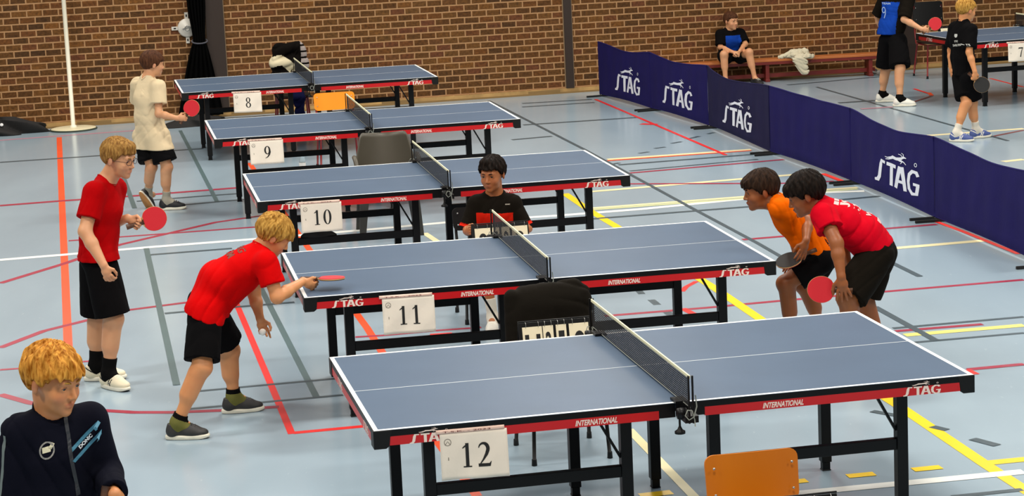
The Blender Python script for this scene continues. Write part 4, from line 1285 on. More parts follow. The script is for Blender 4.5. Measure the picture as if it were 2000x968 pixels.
def mesh_obj(name, V, F, mats, parent, root_loc, tint=None, mi=None):
    me = bpy.data.meshes.new(name)
    V = V - np.asarray(root_loc)
    me.vertices.add(len(V)); me.vertices.foreach_set('co', V.astype(np.float32).ravel())
    me.loops.add(len(F) * 4); me.loops.foreach_set('vertex_index', F.astype(np.int32).ravel())
    me.polygons.add(len(F)); me.polygons.foreach_set('loop_start', (np.arange(len(F)) * 4).astype(np.int32))
    me.update(calc_edges=True)
    me.polygons.foreach_set('use_smooth', np.ones(len(F), bool))
    if not isinstance(mats, (list, tuple)): mats = [mats]
    for m in mats: me.materials.append(m)
    if mi is not None: me.polygons.foreach_set('material_index', mi.astype(np.int32))
    if tint is not None:
        at = me.attributes.new('tint', 'FLOAT', 'POINT'); at.data.foreach_set('value', tint.astype(np.float32))
    me.validate()
    o = bpy.data.objects.new(name, me); COL.objects.link(o)
    if parent is not None: o.parent = parent
    return o

def skin_mat(name, base, lip, shade=None):
    m = bpy.data.materials.new(name); m.use_nodes = True
    nt = m.node_tree; b = nt.nodes['Principled BSDF']
    at = nt.nodes.new('ShaderNodeAttribute'); at.attribute_name = 'tint'
    tc = nt.nodes.new('ShaderNodeTexCoord')
    n = nt.nodes.new('ShaderNodeTexNoise'); n.inputs['Scale'].default_value = 7; n.inputs['Detail'].default_value = 4
    nt.links.new(tc.outputs['Object'], n.inputs['Vector'])
    r = nt.nodes.new('ShaderNodeValToRGB')
    bc = lin(base)
    r.color_ramp.elements[0].position = 0.3; r.color_ramp.elements[0].color = (bc[0] * 0.95, bc[1] * 0.84, bc[2] * 0.80, 1)
    r.color_ramp.elements[1].position = 0.7; r.color_ramp.elements[1].color = (bc[0] * 1.03, bc[1] * 1.04, bc[2] * 1.04, 1)
    nt.links.new(n.outputs['Fac'], r.inputs['Fac'])
    mx = nt.nodes.new('ShaderNodeMix'); mx.data_type = 'RGBA'
    nt.links.new(at.outputs['Fac'], mx.inputs['Factor']); nt.links.new(r.outputs[0], mx.inputs['A'])
    mx.inputs['B'].default_value = (*lin(lip), 1)
    nt.links.new(mx.outputs['Result'], b.inputs['Base Color'])
    b.inputs['Roughness'].default_value = 0.5
    b.inputs['Subsurface Weight'].default_value = 0.12
    b.inputs['Subsurface Radius'].default_value = (0.01, 0.004, 0.002)
    b.inputs['Subsurface Scale'].default_value = 1.0
    return m
def hair_mat(name, c1, c2, scale=70):
    m = bpy.data.materials.new(name); m.use_nodes = True
    nt = m.node_tree; b = nt.nodes['Principled BSDF']
    tc = nt.nodes.new('ShaderNodeTexCoord'); mp = nt.nodes.new('ShaderNodeMapping'); mp.inputs['Scale'].default_value = (1, 1, 0.25)
    nt.links.new(tc.outputs['Object'], mp.inputs['Vector'])
    n = nt.nodes.new('ShaderNodeTexNoise'); n.inputs['Scale'].default_value = scale; n.inputs['Detail'].default_value = 5; n.inputs['Distortion'].default_value = 0.4
    nt.links.new(mp.outputs[0], n.inputs['Vector'])
    r = nt.nodes.new('ShaderNodeValToRGB')
    r.color_ramp.elements[0].position = 0.35; r.color_ramp.elements[0].color = (*lin(c1), 1)
    r.color_ramp.elements[1].position = 0.68; r.color_ramp.elements[1].color = (*lin(c2), 1)
    nt.links.new(n.outputs['Fac'], r.inputs['Fac']); nt.links.new(r.outputs[0], b.inputs['Base Color'])
    b.inputs['Roughness'].default_value = 0.6
    b.inputs['Specular IOR Level'].default_value = 0.08
    bp = nt.nodes.new('ShaderNodeBump'); bp.inputs['Strength'].default_value = 0.8; bp.inputs['Distance'].default_value = 0.006
    nt.links.new(n.outputs['Fac'], bp.inputs['Height']); nt.links.new(bp.outputs[0], b.inputs['Normal'])
    return m
def cloth_mat(name, c, rough=0.8, sheen=0.15, var=0.05):
    return mat(name, c, 0.9, spec=0.06, var=var, vscale=5, bump=0.3, bscale=18)

def head_frame(face, roll=0.0, up=(0, 0, 1)):
    f = nz(face); u = np.asarray(up, float); r = nz(np.cross(f, u)); u = np.cross(r, f)
    c, s = math.cos(roll), math.sin(roll)
    r, u = c * r + s * u, -s * r + c * u
    return np.stack([r, f, u], 1)   # columns: right, forward, up

def hand(wr, d, n, t, curl, s=1.0, thumb=0.6, spread=0.06):
    """wr wrist, d direction of the fingers, n palm side, t thumb side"""
    d = nz(d); n = nz(n - d * (np.dot(n, d))); t0 = np.asarray(t, float)
    t = nz(t0 - d * np.dot(t0, d) - n * np.dot(t0, n))
    P = []
    pk = wr + d * 0.078 * s
    P.append(cone(wr - d * .005, wr + d * 0.045 * s, 0.0165 * s, 0.019 * s, 0.012, t, 1.35))
    P.append(cone(wr + d * 0.035 * s, pk - d * 0.008, 0.0135 * s, 0.0125 * s, 0.012, t, 2.2))
    ls = [0.062, 0.069, 0.064, 0.050]; of = [0.027, 0.009, -0.009, -0.026]
    for i in range(4):
        c = curl[i] if isinstance(curl[0], (tuple, list)) else curl
        p = pk + t * of[i] * s - d * (0.004 if i in (0, 3) else 0) * s
        a = 0.0; dd = nz(d + t * spread * (1.5 - i) * 0.66)
        r = [0.0088, 0.0080, 0.0073, 0.0062]
        for j in range(3):
            a += c[j]
            q = p + (dd * math.cos(a) + n * math.sin(a)) * ls[i] * s * (0.44, 0.31, 0.25)[j]
            P.append(cone(p, q, r[j] * s, r[j + 1] * s, 0.0035))
            p = q
    b = wr + d * 0.022 * s + t * 0.018 * s
    m = b + (t * 0.75 + d * 0.62 + n * 0.30) * 0.036 * s
    P.append(cone(b, m, 0.0125 * s, 0.0105 * s, 0.01))
    e1 = m + nz(d * 0.95 + t * (0.45 - thumb * 0.6) + n * thumb) * 0.030 * s
    P.append(cone(m, e1, 0.010 * s, 0.0088 * s, 0.004))
    e2 = e1 + nz(d * 0.9 + t * (0.1 - thumb * 0.8) + n * thumb * 1.2) * 0.023 * s
    P.append(cone(e1, e2, 0.0088 * s, 0.007 * s, 0.004))
    return P
RELAX = (0.25, 0.35, 0.25); GRIP = (1.0, 1.15, 0.7); FLAT = (0.12, 0.18, 0.12); HALF = (0.6, 0.7, 0.4)

def folds(P, seed, amp, wl=0.11, axis=None):
    r = np.random.RandomState(seed); d = 0
    amp = amp * 0.85; wl = wl * 1.45
    for i in range(4):
        v = r.normal(size=3)
        if axis is not None: v = v - nz(axis) * (v @ nz(axis)) * 0.6
        v = nz(v) * 2 * math.pi / (wl * r.uniform(0.7, 1.6))
        w = nz(r.normal(size=3)) * 2 * math.pi / (wl * 3)
        d = d + (1 - np.abs(np.sin(P @ v + 2.2 * np.sin(P @ w) + r.uniform(0, 6)))) ** 2 * (0.5 + 0.5 * np.sin(P @ w * 1.3 + i)) * (1.3 / (i + 1))
    return amp * (d - 0.5)

def make_person(S):
    J = {k: np.asarray(v, float) for k, v in S['J'].items()}
    sc = S.get('scale', 1.0); bulk = S.get('bulk', 1.0); h = S.get('voxel', 0.0045)
    base = np.array([J['pelvis'][0], J['pelvis'][1], 0.0])
    if 'floor' in S: base = np.array([*S['floor'], 0.0])
    root = empty('person', tuple(base))
    H = head_frame(S['face'], S.get('roll', 0.0), S.get('headup', (0, 0, 1)))
    hs = S.get('head', 1.0); C = J['head']
    def hp(x, y, z): return C + H @ (np.array([x, y, z]) * hs)
    def hr(*r): return np.array(r) * hs
    B = []
    # skull and face
    face = [elli(hp(0, -0.018, 0.030), hr(0.073, 0.090, 0.080), H, 0.0),
            elli(hp(0, 0.030, -0.020), hr(0.060, 0.055, 0.072), H, 0.03 * hs),
            elli(hp(0, 0.032, -0.070), hr(0.045, 0.046, 0.036), H, 0.03 * hs),
            elli(hp(0, 0.064, -0.096), hr(0.018, 0.016, 0.014), H, 0.022 * hs),
            cone(hp(-0.033, 0.074, 0.022), hp(0.033, 0.074, 0.022), 0.010 * hs, 0.010 * hs, 0.025 * hs),
            elli(hp(0.034, 0.054, -0.034), hr(0.024, 0.022, 0.022), H, 0.02 * hs),
            elli(hp(-0.034, 0.054, -0.034), hr(0.024, 0.022, 0.022), H, 0.02 * hs)]
    nose = [cone(hp(0, 0.080, 0.008), hp(0, 0.099, -0.030), 0.0065 * hs, 0.0095 * hs, 0.012 * hs),
            elli(hp(0.010, 0.090, -0.034), hr(0.0075, 0.0085, 0.0065), H, 0.006 * hs), elli(hp(-0.010, 0.090, -0.034), hr(0.0075, 0.0085, 0.0065), H, 0.006 * hs)]
    lips = [cone(hp(-0.018, 0.078, -0.060), hp(0, 0.0875, -0.0575), 0.0042 * hs, 0.0055 * hs, 0.006 * hs), cone(hp(0.018, 0.078, -0.060), hp(0, 0.0875, -0.0575), 0.0042 * hs, 0.0055 * hs, 0.006 * hs),
            cone(hp(-0.014, 0.078, -0.0675), hp(0.014, 0.078, -0.0675), 0.0055 * hs, 0.0055 * hs, 0.006 * hs), elli(hp(0, 0.083, -0.068), hr(0.011, 0.006, 0.0055), H, 0.006 * hs)]
    ears = []
    for s_ in (-1, 1):
        ears += [elli(hp(s_ * 0.077, -0.012, -0.008), hr(0.009, 0.018, 0.029), H @ np.array([[math.cos(.35 * s_), math.sin(.35 * s_), 0], [-math.sin(.35 * s_), math.cos(.35 * s_), 0], [0, 0, 1]]), 0.006)]
    nk = J['neck']
    nb = S.get('neck_r', 0.046) * bulk ** 0.5
    neck = [cone(hp(0, -0.030, -0.055), nk, 0.048 * hs, nb * 1.08, 0.03), cone(hp(0, -0.01, -0.075), nk + (hp(0, 0.02, 0) - C) * 0.4, 0.040 * hs, nb, 0.03)]
    lat = nz(J['sh2'] - J['sh1'])
    sh_w = np.linalg.norm(J['sh2'] - J['sh1'])
    chest = J['chest']; waist = J['waist']; pel = J['pelvis']
    tr = 0.078 * sc * bulk
    ws = 1.45
    torso = [cone(chest, waist, tr * 1.05, tr * 0.90, 0.03, lat, ws), cone(waist, pel, tr * 0.90, tr * 1.0, 0.03, lat, ws),
             cone(J['sh1'], J['sh2'], 0.040 * sc, 0.040 * sc, 0.05), cone(nk, chest, 0.05 * sc, tr, 0.05, lat, 1.3)]
    limbs = []
    ar = 0.036 * sc * bulk; lr = 0.060 * sc * bulk
    for i in ('1', '2'):
        g = S['hand' + i]
        if 'grip' in g:
            # the handle lies across the palm; the blade points towards g['grip']
            W_, Bc, n_ = J['wr' + i], np.array(g['grip'], float), nz(g['n'])
            q = g.get('s', 0.92) * sc; sg = 1 if g['side'] == 'R' else -1
            dd = nz(Bc - W_)
            for _ in range(12):
                G_ = W_ + dd * 0.068 * q + n_ * 0.021 * q
                a_ = nz(Bc - G_); a_ = nz(a_ - n_ * (a_ @ n_))
                u_ = np.cross(n_, a_) * sg
                dd = nz(a_ * math.cos(0.85) + u_ * math.sin(0.85))
            t_ = np.cross(dd, n_) * sg
            g['d'], g['n'], g['t'] = dd, n_, t_; g['curl'] = (1.05, 1.25, 0.8); g['thumb'] = 0.9
            S['bat']['c'] = G_ + a_ * 0.112; S['bat']['a'] = -a_
        sh, el, wr = J['sh' + i], J['el' + i], J['wr' + i]
        limbs += [cone(sh, el, ar * 1.18, ar * 0.92, 0.03), cone(el, el + (wr - el) * 0.35, ar * 0.95, ar * 0.93, 0.02), cone(el + (wr - el) * 0.35, wr, ar * 0.93, 0.0215 * sc * bulk ** .5, 0.015)]
        hd = S['hand' + i]
        limbs += hand(wr, np.array(hd['d'], float), np.array(hd['n'], float), np.array(hd['t'], float), hd.get('curl', RELAX), hd.get('s', 0.92) * sc, hd.get('thumb', 0.6), hd.get('spread', 0.06))
        hi, kn, an = J['hip' + i], J['kn' + i], J['an' + i]
        fwd = nz(np.array([*S['toe' + i], 0.0]))
        sd = kn - hi; ax = nz(an - kn)
        calf = kn + (an - kn) * 0.32
        back = nz(-fwd + ax * (fwd @ ax))
        limbs += [cone(hi, kn, lr * 1.2, lr * 0.84, 0.04), cone(kn, an, lr * 0.74, lr * 0.50, 0.03), cone(kn + (an - kn) * 0.15 + back * 0.012, kn + (an - kn) * 0.5 + back * 0.012, lr * 0.76, lr * 0.72, 0.03),
                  elli(kn - back * 0.010, (lr * 0.76,) * 3, None, 0.02), cone(an, an - np.array([0, 0, 0.02]) + fwd * 0.05, lr * 0.48, 0.028 * sc, 0.02)]
    allp = face + nose + lips + neck + ears + torso + limbs
    sockets = [elli(hp(0.031, 0.094, 0.000), hr(0.016, 0.014, 0.012), H, 0), elli(hp(-0.031, 0.094, 0.000), hr(0.016, 0.014, 0.012), H, 0)]
    lids = [elli(hp(q * 0.0305, 0.0700, 0.000), hr(0.0155, 0.0128, 0.0125), H, 0) for q in (-1, 1)]
    slits = [elli(hp(q * 0.0305, 0.088, 0.000), hr(0.0118, 0.014, 0.0046), H, 0) for q in (-1, 1)]
    mouth = cone(hp(-0.016, 0.088, -0.0632), hp(0.016, 0.088, -0.0632), 0.0016 * hs, 0.0016 * hs, 0)
    mouth2 = elli(hp(0, 0.092, -0.0632), hr(0.016, 0.006, 0.0014), H, 0)
    hand_c = [J['wr1'], J['wr2']]
    def groups(P):
        # evaluate only what is close: head, arms, legs
        d = prims_d(face, P)
        for p in nose: d = smin(d, ev(p, P), p[5] if p[0] == 'c' else p[4])
        for p in sockets: d = smax(d, -ev(p, P), 0.010 * hs)
        for p in lids: d = smin(d, ev(p, P), 0.005 * hs)
        for p in slits: d = smax(d, -ev(p, P), 0.0015)
        for p in lips: d = smin(d, ev(p, P), p[5] if p[0] == 'c' else p[4])
        d = smax(d, -ev(mouth2, P), 0.002)
        for p in ears: d = smin(d, ev(p, P), 0.006)
        d = smin(d, prims_d(neck, P), 0.02)
        d = smin(d, prims_d(torso, P), 0.03)
        l = prims_d(limbs[:len(limbs) // 2], P); l2 = prims_d(limbs[len(limbs) // 2:], P)
        d = smin(d, l, 0.015); d = smin(d, l2, 0.015)
        return d
    def body_fn(P):
        out = np.empty(len(P))
        for i in range(0, len(P), 9000): out[i:i + 9000] = groups(P[i:i + 9000])
        return out
    lo, hi_ = bbox(allp, 0.02)
    V, F = surface(body_fn, lo, hi_, h)
    lp = prims_d([cone(p[1], p[2], p[3], p[4], 0) if p[0] == 'c' else elli(p[1], p[2], p[3], 0) for p in lips], V)
    tint = np.clip(1 - (lp + 0.0005) / 0.003, 0, 1) * 0.75
    ck = np.minimum(np.linalg.norm(V - hp(0.040, 0.068, -0.035), axis=1), np.linalg.norm(V - hp(-0.040, 0.068, -0.035), axis=1))
    tint = np.maximum(tint, np.clip(1 - ck / (0.03 * hs), 0, 1) * 0.35)
    ee = np.minimum(np.linalg.norm(V - hp(0.082, -0.012, -0.008), axis=1), np.linalg.norm(V - hp(-0.082, -0.012, -0.008), axis=1))
    tint = np.maximum(tint, np.clip(1 - ee / (0.03 * hs), 0, 1) * 0.4)
    mesh_obj('body', V, F, S['skin'], root, base, tint)
    # eyes and brows
    inv = Matrix.Translation(-Vector(base))
    for s_ in (-1, 1):
        mb = MB()
        c = hp(s_ * 0.0305, 0.0695, 0.0); f = nz(H @ np.array([S.get('gaze', 0) + s_ * 0.05, 1, 0])); r = 0.0115 * hs
        prof = []
        cc = Vector(c) - Vector(base)
        pr = [(r * math.sin(math.radians(a)), r * math.cos(math.radians(a))) for a in (0, 12, 24)]
        mb.lathe([(max(q[0], 1e-5), q[1]) for q in pr], cc, 2, 18, f)
        mb.lathe([(r * math.sin(math.radians(a)), r * math.cos(math.radians(a))) for a in (24, 34, 42)], cc, 1, 18, f)
        mb.lathe([(r * math.sin(math.radians(a)), r * math.cos(math.radians(a))) for a in (42, 60, 80, 100, 120)], cc, 0, 18, f)
        mb.build('eye', [mat('eye_white', '#d8d2cb', 0.25), mat('iris_' + S['name'], S.get('iris', '#3a2a1c'), 0.2), mat('pupil', '#050505', 0.1)], root)
        mb = MB()
        pts = [hp(s_ * x, y, z) - base for x, y, z in ((0.013, 0.0905, 0.0195), (0.024, 0.0895, 0.0235), (0.036, 0.083, 0.0235), (0.047, 0.071, 0.0175))]
        mb.tube([tuple(p) for p in pts], [0.0022 * hs, 0.0034 * hs, 0.0032 * hs, 0.0014 * hs], 0, 8)
        mb.build('eyebrow', S['brow'], root)
        mb = MB()
        pts = [hp(s_ * x, y, z) - base for x, y, z in ((0.0185, 0.0800, 0.0015), (0.025, 0.0822, 0.0052), (0.034, 0.0820, 0.0052), (0.0430, 0.0775, 0.0015))]
        mb.tube([tuple(p) for p in pts], [0.0010 * hs, 0.0014 * hs, 0.0014 * hs, 0.0010 * hs], 0, 6)
        mb.build('eyelid', S['lid'], root)
    # hair
    hz = S.get('hair', {})
    hh = h * hz.get('vox', 0.8)
    infl = hz.get('thick', 0.014) * hs
    skull = [elli(hp(0, -0.020, 0.034), hr(0.073, 0.090, 0.080) + infl, H, 0),
             elli(hp(0, 0.030, 0.030), hr(0.060, 0.058, 0.060) + infl * 0.75, H, 0.02)]
    for ex in hz.get('extra', []):
        skull.append(elli(hp(*ex[0]), hr(*ex[1]), H, 0.02))
    rs = np.random.RandomState(S.get('seed', 1)); k1 = rs.uniform(0, 6, 6)
    fr = hz.get('fringe', 0.040); side = hz.get('side', 0.0); nape = hz.get('nape', -0.062)
    def hair_fn(P):
        d = prims_d(skull, P)
        q = (P - C) @ H / hs
        x, y, z = q[:, 0], q[:, 1], q[:, 2]
        # strands: ridges running away from the crown
        a = np.arctan2(x - hz.get('px', 0.01), y + 0.035); rr = np.sqrt(x * x + (y + 0.035) ** 2) + np.maximum(0, 0.1 - z)
        st = np.sin(a * 17 + 2.2 * np.sin(rr * 30 + k1[0]) + k1[1]) + 0.7 * np.sin(a * 31 + 1.8 * np.sin(rr * 44 + k1[2]) + k1[3]) + 0.5 * np.sin(z * 60 + a * 6)
        d = d - st * hz.get('amp', 0.0022) * hs
        # hairline
        t = np.clip((y - 0.005) / 0.055, 0, 1); t = t * t * (3 - 2 * t)
        tb = np.clip((-y - 0.02) / 0.06, 0, 1); tb = tb * tb * (3 - 2 * tb)
        line = side * (1 - t) * (1 - tb) + (fr + hz.get('slope', 0) * x) * t + nape * tb
        line = line + 0.004 * np.sin(a * 23 + k1[4]) + 0.003 * np.sin(a * 41)
        d = smax(d, (line - z) * hs * 0.8, 0.006 * hs)
        # leave the ears free
        for s_ in (-1, 1):
            e = np.sqrt(((x - s_ * 0.085) / 0.022) ** 2 + ((y + 0.008) / 0.021) ** 2 + ((z + 0.012) / hz.get('earz', 0.028)) ** 2) - 1
            d = np.maximum(d, -e * 0.02 * hs)
        # face side in front of the ears
        f2 = np.sqrt((x / 0.064) ** 2 + ((y - 0.060) / 0.045) ** 2 + ((z - (fr - 0.062)) / 0.060) ** 2) - 1
        d = smax(d, -f2 * 0.045 * hs, 0.004)
        return d
    lo, hi_ = bbox(skull, 0.02)
    V, F = surface(hair_fn, lo, hi_, hh)
    mesh_obj('hair', V, F, S['hairmat'], root, base)
    # shirt
    sh = S['shirt']; off = sh.get('off', 0.014)
    sp = [cone(chest, waist, tr * 1.05 + off, tr * sh.get('wk', 0.98) + off, 0.03, lat, ws), cone(waist, J['hem'], tr * sh.get('wk', 0.98) + off, tr * sh.get('hk', 1.08) + off, 0.03, lat, ws),
          cone(J['sh1'], J['sh2'], 0.046 * sc + off * 0.7, 0.046 * sc + off * 0.7, 0.05), cone(nk, chest, 0.048 * sc + off * .6, tr + off, 0.05, lat, 1.35)]
    for a, b_, ra, rb in sh.get('extra', []): sp.append(cone(a, b_, ra, rb, 0.05, lat, 1.3))
    if sh.get('skirt'):
        so_ = S['shorts'].get('off', 0.014)
        for i in ('1', '2'):
            hi, kn = J['hip' + i], J['kn' + i]
            t_ = min(max((hi[2] - J['hem'][2]) / max(hi[2] - kn[2], 0.05), 0), 1)
            e_ = hi + (kn - hi) * (t_ + 0.06)
            r_ = lr * (1.2 + (S['shorts'].get('flare', 0.95) - 1.2) * t_) + so_ * (1 + 0.7 * t_) + 0.012
            sp.append(cone(hi, e_, lr * 1.2 + so_ + 0.012, r_, 0.04)); sp.append(cone(waist, hi + np.array([0, 0, 0.02]), tr * 0.75 + off, lr * 1.15 + so_ + 0.010, 0.04))
    slv = []
    ends = []
    for i in ('1', '2'):
        s0, el, wr = J['sh' + i], J['el' + i], J['wr' + i]
        L = sh.get('sleeve', 0.62)
        if L <= 1.0:
            e = s0 + (el - s0) * L
            ax = nz(el - s0)
            slv.append(([cone(s0, e + ax * 0.03, ar * 1.2 + off * 1.15, ar * 1.18 + off * sh.get('cuff', 1.5), 0.03)], e, ax, ar * 1.0 + 0.006, ar * 0.95 + 0.007))
        else:
            e = el + (wr - el) * (L - 1.0); ax = nz(wr - el)
            slv.append(([cone(s0, el, ar * 1.2 + off, ar * 1.0 + off, 0.03), cone(el, e + ax * 0.03, ar * 1.0 + off, ar * 0.75 + off, 0.03)], e, ax, ar * 0.7 + .006, ar * .7 + .006))
    hemp = J['hem']; hemn = nz(S.get('hemn', (0, 0, -1)))
    seed = S.get('seed', 1)
    def shirt_fn(P):
        d = prims_d(sp, P)
        d = smax(d, (P - hemp) @ hemn, 0.004)
        inner = prims_d([cone(hemp - hemn * 0.03, hemp + hemn * 0.05, tr * 1.0 + off - 0.006, tr * 1.0 + off - 0.004, 0, lat, ws)], P)
        d = np.maximum(d, -inner)
        for pr, e, ax, r1, r2 in slv:
            ds = prims_d(pr, P)
            ds = smax(ds, (P - e) @ ax, 0.003)
            d = smin(d, ds, 0.03)
        for pr, e, ax, r1, r2 in slv:
            d = np.maximum(d, -ev(cone(e - ax * 0.012, e + ax * 0.05, r1, r2, 0), P))
        # neck opening
        nd = nz(C - nk)
        d = smax(d, -ev(cone(nk - nd * 0.0, nk + nd * 0.12, nb * 1.0 + sh.get('neckw', 0.006), nb * 1.3 + 0.014, 0), P), 0.005)
        return d + folds(P, seed, sh.get('fold', 0.0055), sh.get('wl', 0.13), sh.get('foldaxis'))
    lo, hi_ = bbox(sp + slv[0][0] + slv[1][0], 0.03)
    V, F = surface(shirt_fn, lo, hi_, h * 1.15)
    mi = None; mats = sh['mats']
    if 'paint' in sh:
        Fc = V[F].mean(1)
        mi = sh['paint'](Fc, J, lat)
    mesh_obj(sh.get('name', 't_shirt'), V, F, mats, root, base, mi=mi)
    shirt_d = shirt_fn
    # collar
    if sh.get('collar', True):
        nd = nz(C - nk); s1 = nz(np.cross(nd, lat)); mb = MB()
        pts = []
        for k in range(28):
            a = 2 * math.pi * k / 28
            dirv = lat * math.cos(a) * 1.05 + s1 * math.sin(a)
            # march to the shirt surface from the neck
            best = None
            p0 = nk + nd * 0.02 + nz(dirv) * (nb * 1.0 + 0.012)
            ts = np.linspace(0.06, -0.08, 60)
            line = p0[None, :] + nd[None, :] * ts[:, None]
            dv = shirt_fn(line)
            w = np.where(dv < 0)[0]
            q = line[w[0]] if len(w) else p0
            pts.append(q)
        pts = np.array(pts); pts = (np.roll(pts, 1, 0) + pts * 2 + np.roll(pts, -1, 0)) / 4
        mb.tube([tuple(p - base) for p in pts], 0.0065, 0, 8, closed=True)
        mb.build('collar', sh.get('collar_mat', mats[0] if isinstance(mats, (list, tuple)) else mats), root)
    # shorts or trousers
    so = S['shorts']; o2 = so.get('off', 0.014)
    pp = [cone(J['waist'] * 0.35 + pel * 0.65, pel, tr * 0.95 + 0.004, tr * 1.02 + 0.008, 0.03, lat, ws)]
    lg = []
    for i in ('1', '2'):
        hi, kn, an = J['hip' + i], J['kn' + i], J['an' + i]
        L = so.get('len' + i, so.get('len', 0.75)); ax = nz(kn - hi)
        e = hi + (kn - hi) * L
        if L > 1: e = kn + (an - kn) * (L - 1); ax = nz(an - kn)
        if L <= 1:
            prs = [cone(hi, e + ax * 0.03, lr * 1.2 + o2, lr * so.get('flare', 0.95) + o2 * 1.7, 0.04)]
        else:
            prs = [cone(hi, kn, lr * 1.2 + o2, lr * so.get('flare', 0.95) + o2 * 1.3, 0.04), cone(kn, e + ax * 0.03, lr * so.get('flare', .95) + o2 * 1.3, lr * .8 + o2 * 1.5, 0.03)]
        lg.append((prs, e, ax, lr * (1.25 - 0.42 * min(L, 1)) + 0.007))
    def shorts_fn(P):
        d = prims_d(pp, P)
        for pr, e, ax, r1 in lg:
            ds = smax(prims_d(pr, P), (P - e) @ ax, 0.003)
            d = smin(d, ds, 0.025)
        for pr, e, ax, r1 in lg:
            d = np.maximum(d, -ev(cone(e - ax * 0.008, e + ax * 0.06, r1, r1, 0), P))
        return d + folds(P, seed + 9, so.get('fold', 0.006), 0.14)
    lo, hi_ = bbox(pp + lg[0][0] + lg[1][0], 0.03)
    V, F = surface(shorts_fn, lo, hi_, h * 1.3)
    mesh_obj(so.get('name', 'shorts'), V, F, so['mat'], root, base)
    # socks and shoes
    shoe = S['shoe']
    for i in ('1', '2'):
        if i in S.get('noshoe', ''): continue
        an, kn = J['an' + i], J['kn' + i]
        f3 = S.get('foot' + i)      # optional (forward, up) frame for a lifted foot
        fwd = nz(np.array([*S['toe' + i], 0.0])) if f3 is None else nz(f3[0])
        upv = np.array([0, 0, 1.0]) if f3 is None else nz(np.asarray(f3[1], float) - fwd * np.dot(f3[1], fwd))
        sidev = np.cross(fwd, upv)
        k = sc * shoe.get('k', 1.0)
        ah = 0.092 * k     # ankle above the ground
        O = an - upv * ah + fwd * 0.0   # below the ankle on the ground
        if f3 is None: O[2] = 0.0
        Rm = np.stack([sidev, fwd, upv], 1)
        def L_(x, y, z): return O + Rm @ (np.array([x, y, z]) * k)
        sock = shoe.get('sock', 0.11)
        ax = nz(kn - an)
        if sock > 0:
            spm = [cone(L_(0, -0.01, 0.05), an, 0.034 * k, lr * 0.50 + 0.005, 0.02), cone(L_(0, 0.050, 0.066), an, 0.036 * k, lr * 0.50 + 0.006, 0.03), cone(an, an + ax * sock, lr * 0.50 + 0.005, lr * 0.56 + 0.005 + 0.02 * sock, 0.02)]
            e = an + ax * sock
            def sock_fn(P):
                d = smax(prims_d(spm, P), (P - e) @ ax, 0.003)
                return np.maximum(d, -ev(cone(e - ax * 0.004, e + ax * .04, lr * 0.5, lr * .6, 0), P))
            lo, hi_ = bbox(spm, 0.02); V, F = surface(sock_fn, lo, hi_, h)
            mi = None; sm = [shoe['sockmat']]
            if 'sockmat2' in shoe:
                Fc = V[F].mean(1); q = (Fc - an) @ ax
                mi = np.where(q > sock - 0.028, 1, 0); sm.append(shoe['sockmat2'])
            mesh_obj('sock', V, F, sm, root, base, mi=mi)
        ups = [elli(L_(0, 0.118, 0.034), np.array([0.040, 0.055, 0.027]) * k, Rm, 0), elli(L_(0, 0.060, 0.040), np.array([0.042, 0.06, 0.034]) * k, Rm, 0.03),
               elli(L_(0, -0.022, 0.050), np.array([0.034, 0.045, 0.042]) * k, Rm, 0.03), cone(L_(0, 0.085, 0.052), L_(0, 0.020, 0.088), 0.026 * k, 0.030 * k, 0.03),
               cone(L_(0, -0.030, 0.05), L_(0, -0.030, 0.088), 0.036 * k, 0.030 * k, 0.02)]
        def shoe_fn(P):
            d = prims_d(ups, P)
            q = (P - O) @ Rm / k
            d = smax(d, (0.018 - q[:, 2]) * k, 0.003)
            top = 0.086 + np.where(q[:, 1] > 0.01, (q[:, 1] - 0.01) * 0.25, (0.01 - q[:, 1]) * 0.15)
            d = smax(d, (q[:, 2] - top) * k, 0.006)
            d = np.maximum(d, -ev(cone(L_(0, -0.012, 0.075), L_(0, -0.012, 0.14), 0.026 * k, 0.034 * k, 0), P))
            return d
        lo, hi_ = bbox(ups, 0.02); V, F = surface(shoe_fn, lo, hi_, h * 0.8)
        mi = None
        if 'paint' in shoe:
            q = (V[F].mean(1) - O) @ Rm / k
            mi = shoe['paint'](q)
        so_ = mesh_obj('shoe', V, F, shoe['mats'], root, base, mi=mi)
        mb = MB(); out = []
        for a_ in range(40):
            a = 2 * math.pi * a_ / 40
            y = 0.052 + 0.128 * math.cos(a) * 1.0
            w = 0.040 + 0.006 * math.cos(a)
            x = w * math.copysign(abs(math.sin(a)) ** 0.75, math.sin(a)) + 0.004 * math.cos(a)
            out.append((x, y))
        rings = []
        for z, g_ in ((0.0, -0.004), (0.003, 0.0), (0.014, 0.0015), (0.022, 0.001), (0.027, -0.003)):
            ring_ = []
            for (x, y) in out:
                nx, ny = nz([x, y - 0.052])
                zz = z + (0.010 * max(0, (y - 0.12) / 0.06) ** 2 if z < 0.01 else 0) + (0.004 * math.sin(y * 90) if 0.01 < z < 0.02 else 0)
                ring_.append(tuple(L_(x + nx * g_, y + ny * g_, zz) - base))
            rings.append(ring_)
        vs = [p for r_ in rings for p in r_]; fs = []; mi2 = []
        for r_ in range(4):
            for q in range(40): fs.append((r_ * 40 + q, r_ * 40 + (q + 1) % 40, (r_ + 1) * 40 + (q + 1) % 40, (r_ + 1) * 40 + q))
        fs.append(tuple(reversed(range(40)))); fs.append(tuple(range(160, 200)))
        mb.add(vs, fs, 0, True)
        mb.m[-2] = 1
        for q in range(40): mb.m[q] = 1
        mb.build('sole', [shoe['sole'], shoe.get('tread', M_rubber)], so_)
        mb = MB()
